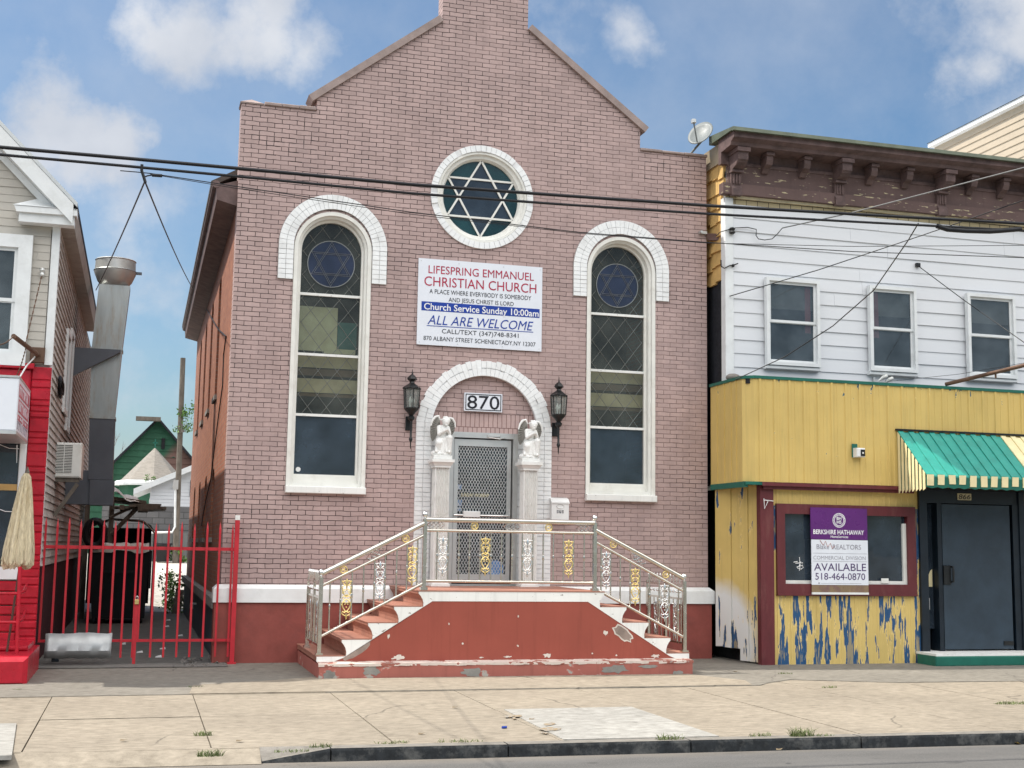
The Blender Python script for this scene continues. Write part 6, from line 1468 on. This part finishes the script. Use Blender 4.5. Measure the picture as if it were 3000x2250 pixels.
# tall sided house further right
fh = thing('tan_house', 'tall tan sided house behind the store roof at the upper right', 'house', (18, 5, 0))
b = MB(); z = 5.0
while z < 9.45: b.prism([(14.48, z), (14.497, z+.135), (14.52, z+.135), (14.52, z)], -.6, 3.0); z += .135
b.build('side_siding', m_farsiding, fh); MB().box(14.521, 22, -.6, 12, 0, 9.4).build('house_body', m_farsiding, fh)
MB().box(14.38, 22, -.7, 3.05, 9.45, 9.53).build('eave', m_trim, fh); MB().prism([(14.36, 9.531), (22, 9.531), (18, 11.5)], -.72, 3.06).build('roof', m_tar, fh)

# ------------------------------------------------------------------ overhead cables
def cable(name, pts, r_, label, m_=None, group=None, sag=0, cat='cable', n=10):
    P = [Vector(p) for p in pts]
    if len(P) == 2:
        P = [P[0].lerp(P[1], i/18)-Vector((0, 0, sag*4*(i/18)*(1-i/18))) for i in range(19)]
    o = MB().tube(P, r_, n if r_ > .008 else 6).build(name, m_ or m_cable, None, 60); return tag(o, label, cat, group)
CY = -7.5
def sp(us, y=CY): return [W(u, v, y) for u, v in us]
def long_(us): p = sp(us); return [p[0]+(p[0]-p[1])*3]+p+[p[-1]+(p[-1]-p[-2])*2]
cable('power_cable', long_([(0, 431), (375, 464), (750, 498), (1200, 540), (1650, 573), (2100, 604), (2550, 630), (3000, 655)]), .0145, 'upper of the two thick black cables across the street front', group='thick street cables')
cable('power_cable', long_([(0, 453), (375, 487), (750, 522), (1200, 566), (1650, 599), (2100, 628), (2550, 652), (3000, 676)]), .0115, 'lower of the two thick black cables across the street front', group='thick street cables')
cable('service_wire', sp([(352, 500), (400, 504), (440, 508), (520, 520), (685, 545), (1200, 621), (1700, 681), (2070, 710)]+[(2500, 737), (3000, 755), (3300, 762)]), .0042, 'thin black wire below the thick cables, running in front of both arched windows')
cable('service_wire', sp([(440, 510), (560, 530), (700, 553), (1200, 627), (1700, 684), (2070, 712)])+[W(2500, 722, CY), W(3000, 719, CY), W(3300, 712, CY)], .003, 'finest black wire just under the thin wire on the church front')
cable('cable_sleeve', sp([(2745, 662), (2775, 672), (2830, 676), (2900, 678), (2930, 676), (2990, 671)]), .024, 'bulging black splice sleeve on the lower thick cable at the right')
hg = thing('cable_clamp', 'small black clamp hanging where two wires branch under the thick cables', 'clamp', W(416, 500, CY)); p = [W(u, v, CY) for u, v in ((416, 482), (415, 500), (420, 515), (426, 535))]
MB().tube(p, .012, 8).tube([W(u, v, CY) for u, v in ((445, 513), (475, 515))], .014, 8).tube([W(u, v, CY) for u, v in ((420, 520), (432, 515), (450, 512))], .006, 6).build('clamp_body', m_cable, hg)
cable('drop_wire', [W(424, 532, CY), W(281, 850, 1.2)], .007, 'wire slanting down left from the clamp toward the beige house', group=None, sag=.03); cable('drop_wire', [W(426, 535, CY), W(568, 850, 7.0)], .0075, 'wire slanting down right from the clamp to the church eave', sag=.06)
cable('wall_cable', [WX(u, v, 1.085) for u, v in ((605, 905), (640, 965), (662, 985), (655, 1040), (652, 1130), (640, 1220), (630, 1300), (618, 1400), (600, 1480), (590, 1540))], .009, 'black cable sagging down the orange brick side wall')
cable('drop_wire', [W(3100, 465, -4.5), W(2488, 625, -1.2), W(2292, 668, UY-.1)], .009, 'pale twisted service cable rising right from the white siding', m_cableg)
cable('drop_wire', [W(2292, 668, UY-.1), W(2278, 685, UY-.1), W(2262, 700, UY-.08), W(2240, 703, UY-.08), W(2222, 700, UY-.07), W(2215, 690, UY-.07), W(2216, 672, UY-.06), W(2190, 666, UY-.05), W(2150, 668, UY-.05), W(2110, 680, UY-.04), W(2098, 692, -.3)], .007, 'looped black service cable on the upper left of the white siding')
cable('drop_wire', [W(3120, 545, -4.5), W(2700, 690, -2.0), W(2400, 790, -1.0), W(2137, 868, UY-.05)], .007, 'black wire rising from the white corner board to the upper right')
cable('drop_wire', [W(2690, 655, CY), W(2660, 705, -6.5), W(2560, 850, -4.3), W(2440, 955, -2.6), W(2300, 1045, -1.6), W(2155, 1112, FY-.02)], .007, 'long black wire falling from the thick cable to the mustard fascia corner')
cable('drop_wire', [W(2687, 777, UY-.04), W(2825, 880, -1.2), W(3010, 1010, -2.5)], .007, 'black wire falling right from a knob on the white siding'); cable('drop_wire', [W(2600, 1118, FY+.05), W(2810, 1096, -1.4), W(3020, 1060, -2.2)], .0035, 'fine wire above the rusty awning pole')
c = W(2687, 777, UY-.02); kn = thing('wire_insulator', 'small black wire knob on the white siding between two windows', 'knob', c); MB().bbox(c.x-.035, c.x+.035, UY-.07, UY-.018, c.z-.03, c.z+.03).build('knob_body', m_black, kn)
c = W(2145, 676, UY-.06); kn = thing('wire_insulator', 'black service insulator at the top of the white corner board', 'knob', c); MB().lathe([(.03, -.05), (.05, -.03), (.035, 0), (.05, .03), (.03, .05)], c, 10).box(c.x-.02, c.x+.02, c.y, UY, c.z-.02, c.z+.02).build('knob_body', m_black, kn)
c = W(2120, 782, UY-.05); MBk = MB().tube([W(u, v, UY-.05) for u, v in ((2112, 762), (2113, 780), (2122, 786), (2138, 778), (2150, 776), (2162, 772))], .010, 6).ball(W(2148, 778, UY-.05), .025, 8, 6); tag(MBk.build('wire_clamp', m_cable), 'black wire clamp hanging at the left edge of the white siding', 'clamp')
c = W(2078, 692, -.05); fb = thing('wall_floodlight', 'brown metal spotlight bracket on the church corner near the store', 'spotlight', c)
MB().ext([(c.x-.06, -.03, c.z+.05), (c.x+.10, -.25, c.z+.0), (c.x+.10, -.25, c.z-.10), (c.x-.02, -.03, c.z-.06)], (.04, .04, 0)).build('shade', mat('brown spotlight shade', (.12, .07, .06), .6), fb); MB().box(c.x-.16, c.x-.04, -.06, -.002, c.z+.03, c.z+.07).tube([(c.x-.15, -.03, c.z+.05), (c.x-.15, -.10, c.z+.05)], .02, 8).build('arm', m_alu, fb)
b = MB()
for pts in ([(1478, 2097), (1528, 2094), (1530, 2099), (1480, 2102)], [(1500, 2099), (1508, 2098), (1512, 2106), (1503, 2107)], [(1592, 2120), (1622, 2116), (1630, 2121), (1600, 2127)], [(1575, 2134), (1610, 2130), (1645, 2133), (1640, 2138), (1600, 2142)], [(1580, 2145), (1606, 2144), (1600, 2150)]):
    b.add([WZ(u, v, .0145) for u, v in pts], [tuple(range(len(pts)))])
tag(b.build('spray_mark', peelmat('orange spray paint', (.25, .19, .12), (.27, .255, .23), .50, stretch=(25, 25, 25), rough=.9)), 'faded orange spray paint marks on the pale pavement slab', 'paint mark')
# ------------------------------------------------------------------ grass, weeds and litter on the pavement
def tuft(u, v, h, r_, n, label, z=.0, brown=False):
    c = WZ(u, v, z); b = MB(); rnd = random.Random(int(u))
    for i in range(n):
        a = rnd.uniform(0, 2*PI); q = r_*math.sqrt(rnd.random()); p = Vector((c.x+q*math.cos(a)*1.15, c.y+q*math.sin(a)*.35, z)); l = h*rnd.uniform(.3, .9); d = Vector((rnd.uniform(-.7, .7), rnd.uniform(-.5, .5), 1)).normalized()
        w = Vector((rnd.uniform(-1, 1), rnd.uniform(-1, 1), 0)).normalized()*.0032; m = p+d*l*.55; e = p+d*l+Vector((d.x*.5*l, d.y*.5*l, -.15*l)); b.add([p-w, p+w, m+w*.8, m-w*.8, e], [(0, 1, 2, 3), (3, 2, 4)])
    t_ = tag(b.build('grass_tuft', m_grass, None, recalc=False), label, 'grass', 'grass tufts along the pavement'); return t_
tuft(2350, 2158, .14, .10, 150, 'grass tuft standing upright at the kerb right of the pale slab'); tuft(1962, 2168, .09, .12, 90, 'low grass tuft on the kerb at the corner of the pale slab'); tuft(2228, 2158, .06, .10, 60, 'small low grass strip left of the upright tuft')
tuft(615, 2216, .09, .09, 130, 'dark weed in the pavement crack near the bottom left'); tuft(595, 2155, .07, .07, 70, 'small weed higher in the same pavement crack'); tuft(855, 2203, .04, .12, 70, 'grass strip at the low end of the kerb'); tuft(940, 2190, .06, .08, 60, 'short grass on the first kerb joint')
tuft(1150, 2178, .04, .14, 80, 'thin grass strip behind the kerb below the stoop'); tuft(1345, 2174, .045, .18, 90, 'longest thin grass strip behind the kerb left of the pale slab'); tuft(2430, 2015, .05, .09, 50, 'dry grass tuft in front of the peeling mustard panel'); tuft(2300, 1976, .05, .09, 50, 'grass in the paving gap near the maroon post'); tuft(2980, 2062, .05, .25, 260, 'green grass patch at the right edge of the pavement')
tuft(575, 2015, .04, .10, 60, 'thin weeds where the alley paving meets the pavement'); tuft(50, 2022, .03, .06, 30, 'tiny weeds beside the red step'); tuft(2410, 2157, .04, .10, 50, 'thin grass right of the upright tuft')
c = WZ(1478, 2133, .01); o = MB().tube([(c.x-.022, c.y, .016), (c.x+.022, c.y+.01, .016)], .011, 10).build('plastic_scrap', m_blue_ink); tag(o, 'blue plastic scrap on the pavement left of the pale slab', 'litter')
c = WZ(2667, 2187, -.098); o = MB().ball((c.x, c.y, -.083), .035, 12, 8, (1.5, .9, .45)).build('white_cup', m_plastw, None, 60); tag(o, 'crushed white cup in the gutter at the right', 'cup')
c = WZ(2980, 2180, -.098); b = MB()
for i in range(7): a = random.uniform(0, 6.28); b.add([(c.x, c.y, -.094), (c.x+.09*math.cos(a), c.y+.05*math.sin(a), -.07), (c.x+.10*math.cos(a+.5), c.y+.05*math.sin(a+.5), -.09)], [(0, 1, 2)])
tag(b.build('dead_leaf', mat('dry leaf', (.45, .36, .16), .7)), 'dry yellow leaf at the bottom right gutter', 'leaf')
for i, (u, v) in enumerate(((1225, 2151), (2275, 2197), (690, 2172), (350, 2170), (2150, 1968), (1550, 2108), (1325, 2073))):
    c = WZ(u, v, .01); o = MB().add([(c.x, c.y, .010), (c.x+.035, c.y-.008, .012), (c.x+.065, c.y+.012, .022), (c.x+.04, c.y+.035, .013), (c.x+.01, c.y+.03, .018)], [(0, 1, 4), (1, 3, 4), (1, 2, 3)]).build('dead_leaf', mat('brown leaf', (.16, .12, .07), .8)); tag(o, 'curled brown leaf lying on the concrete pavement', 'leaf', 'brown leaves on the pavement')
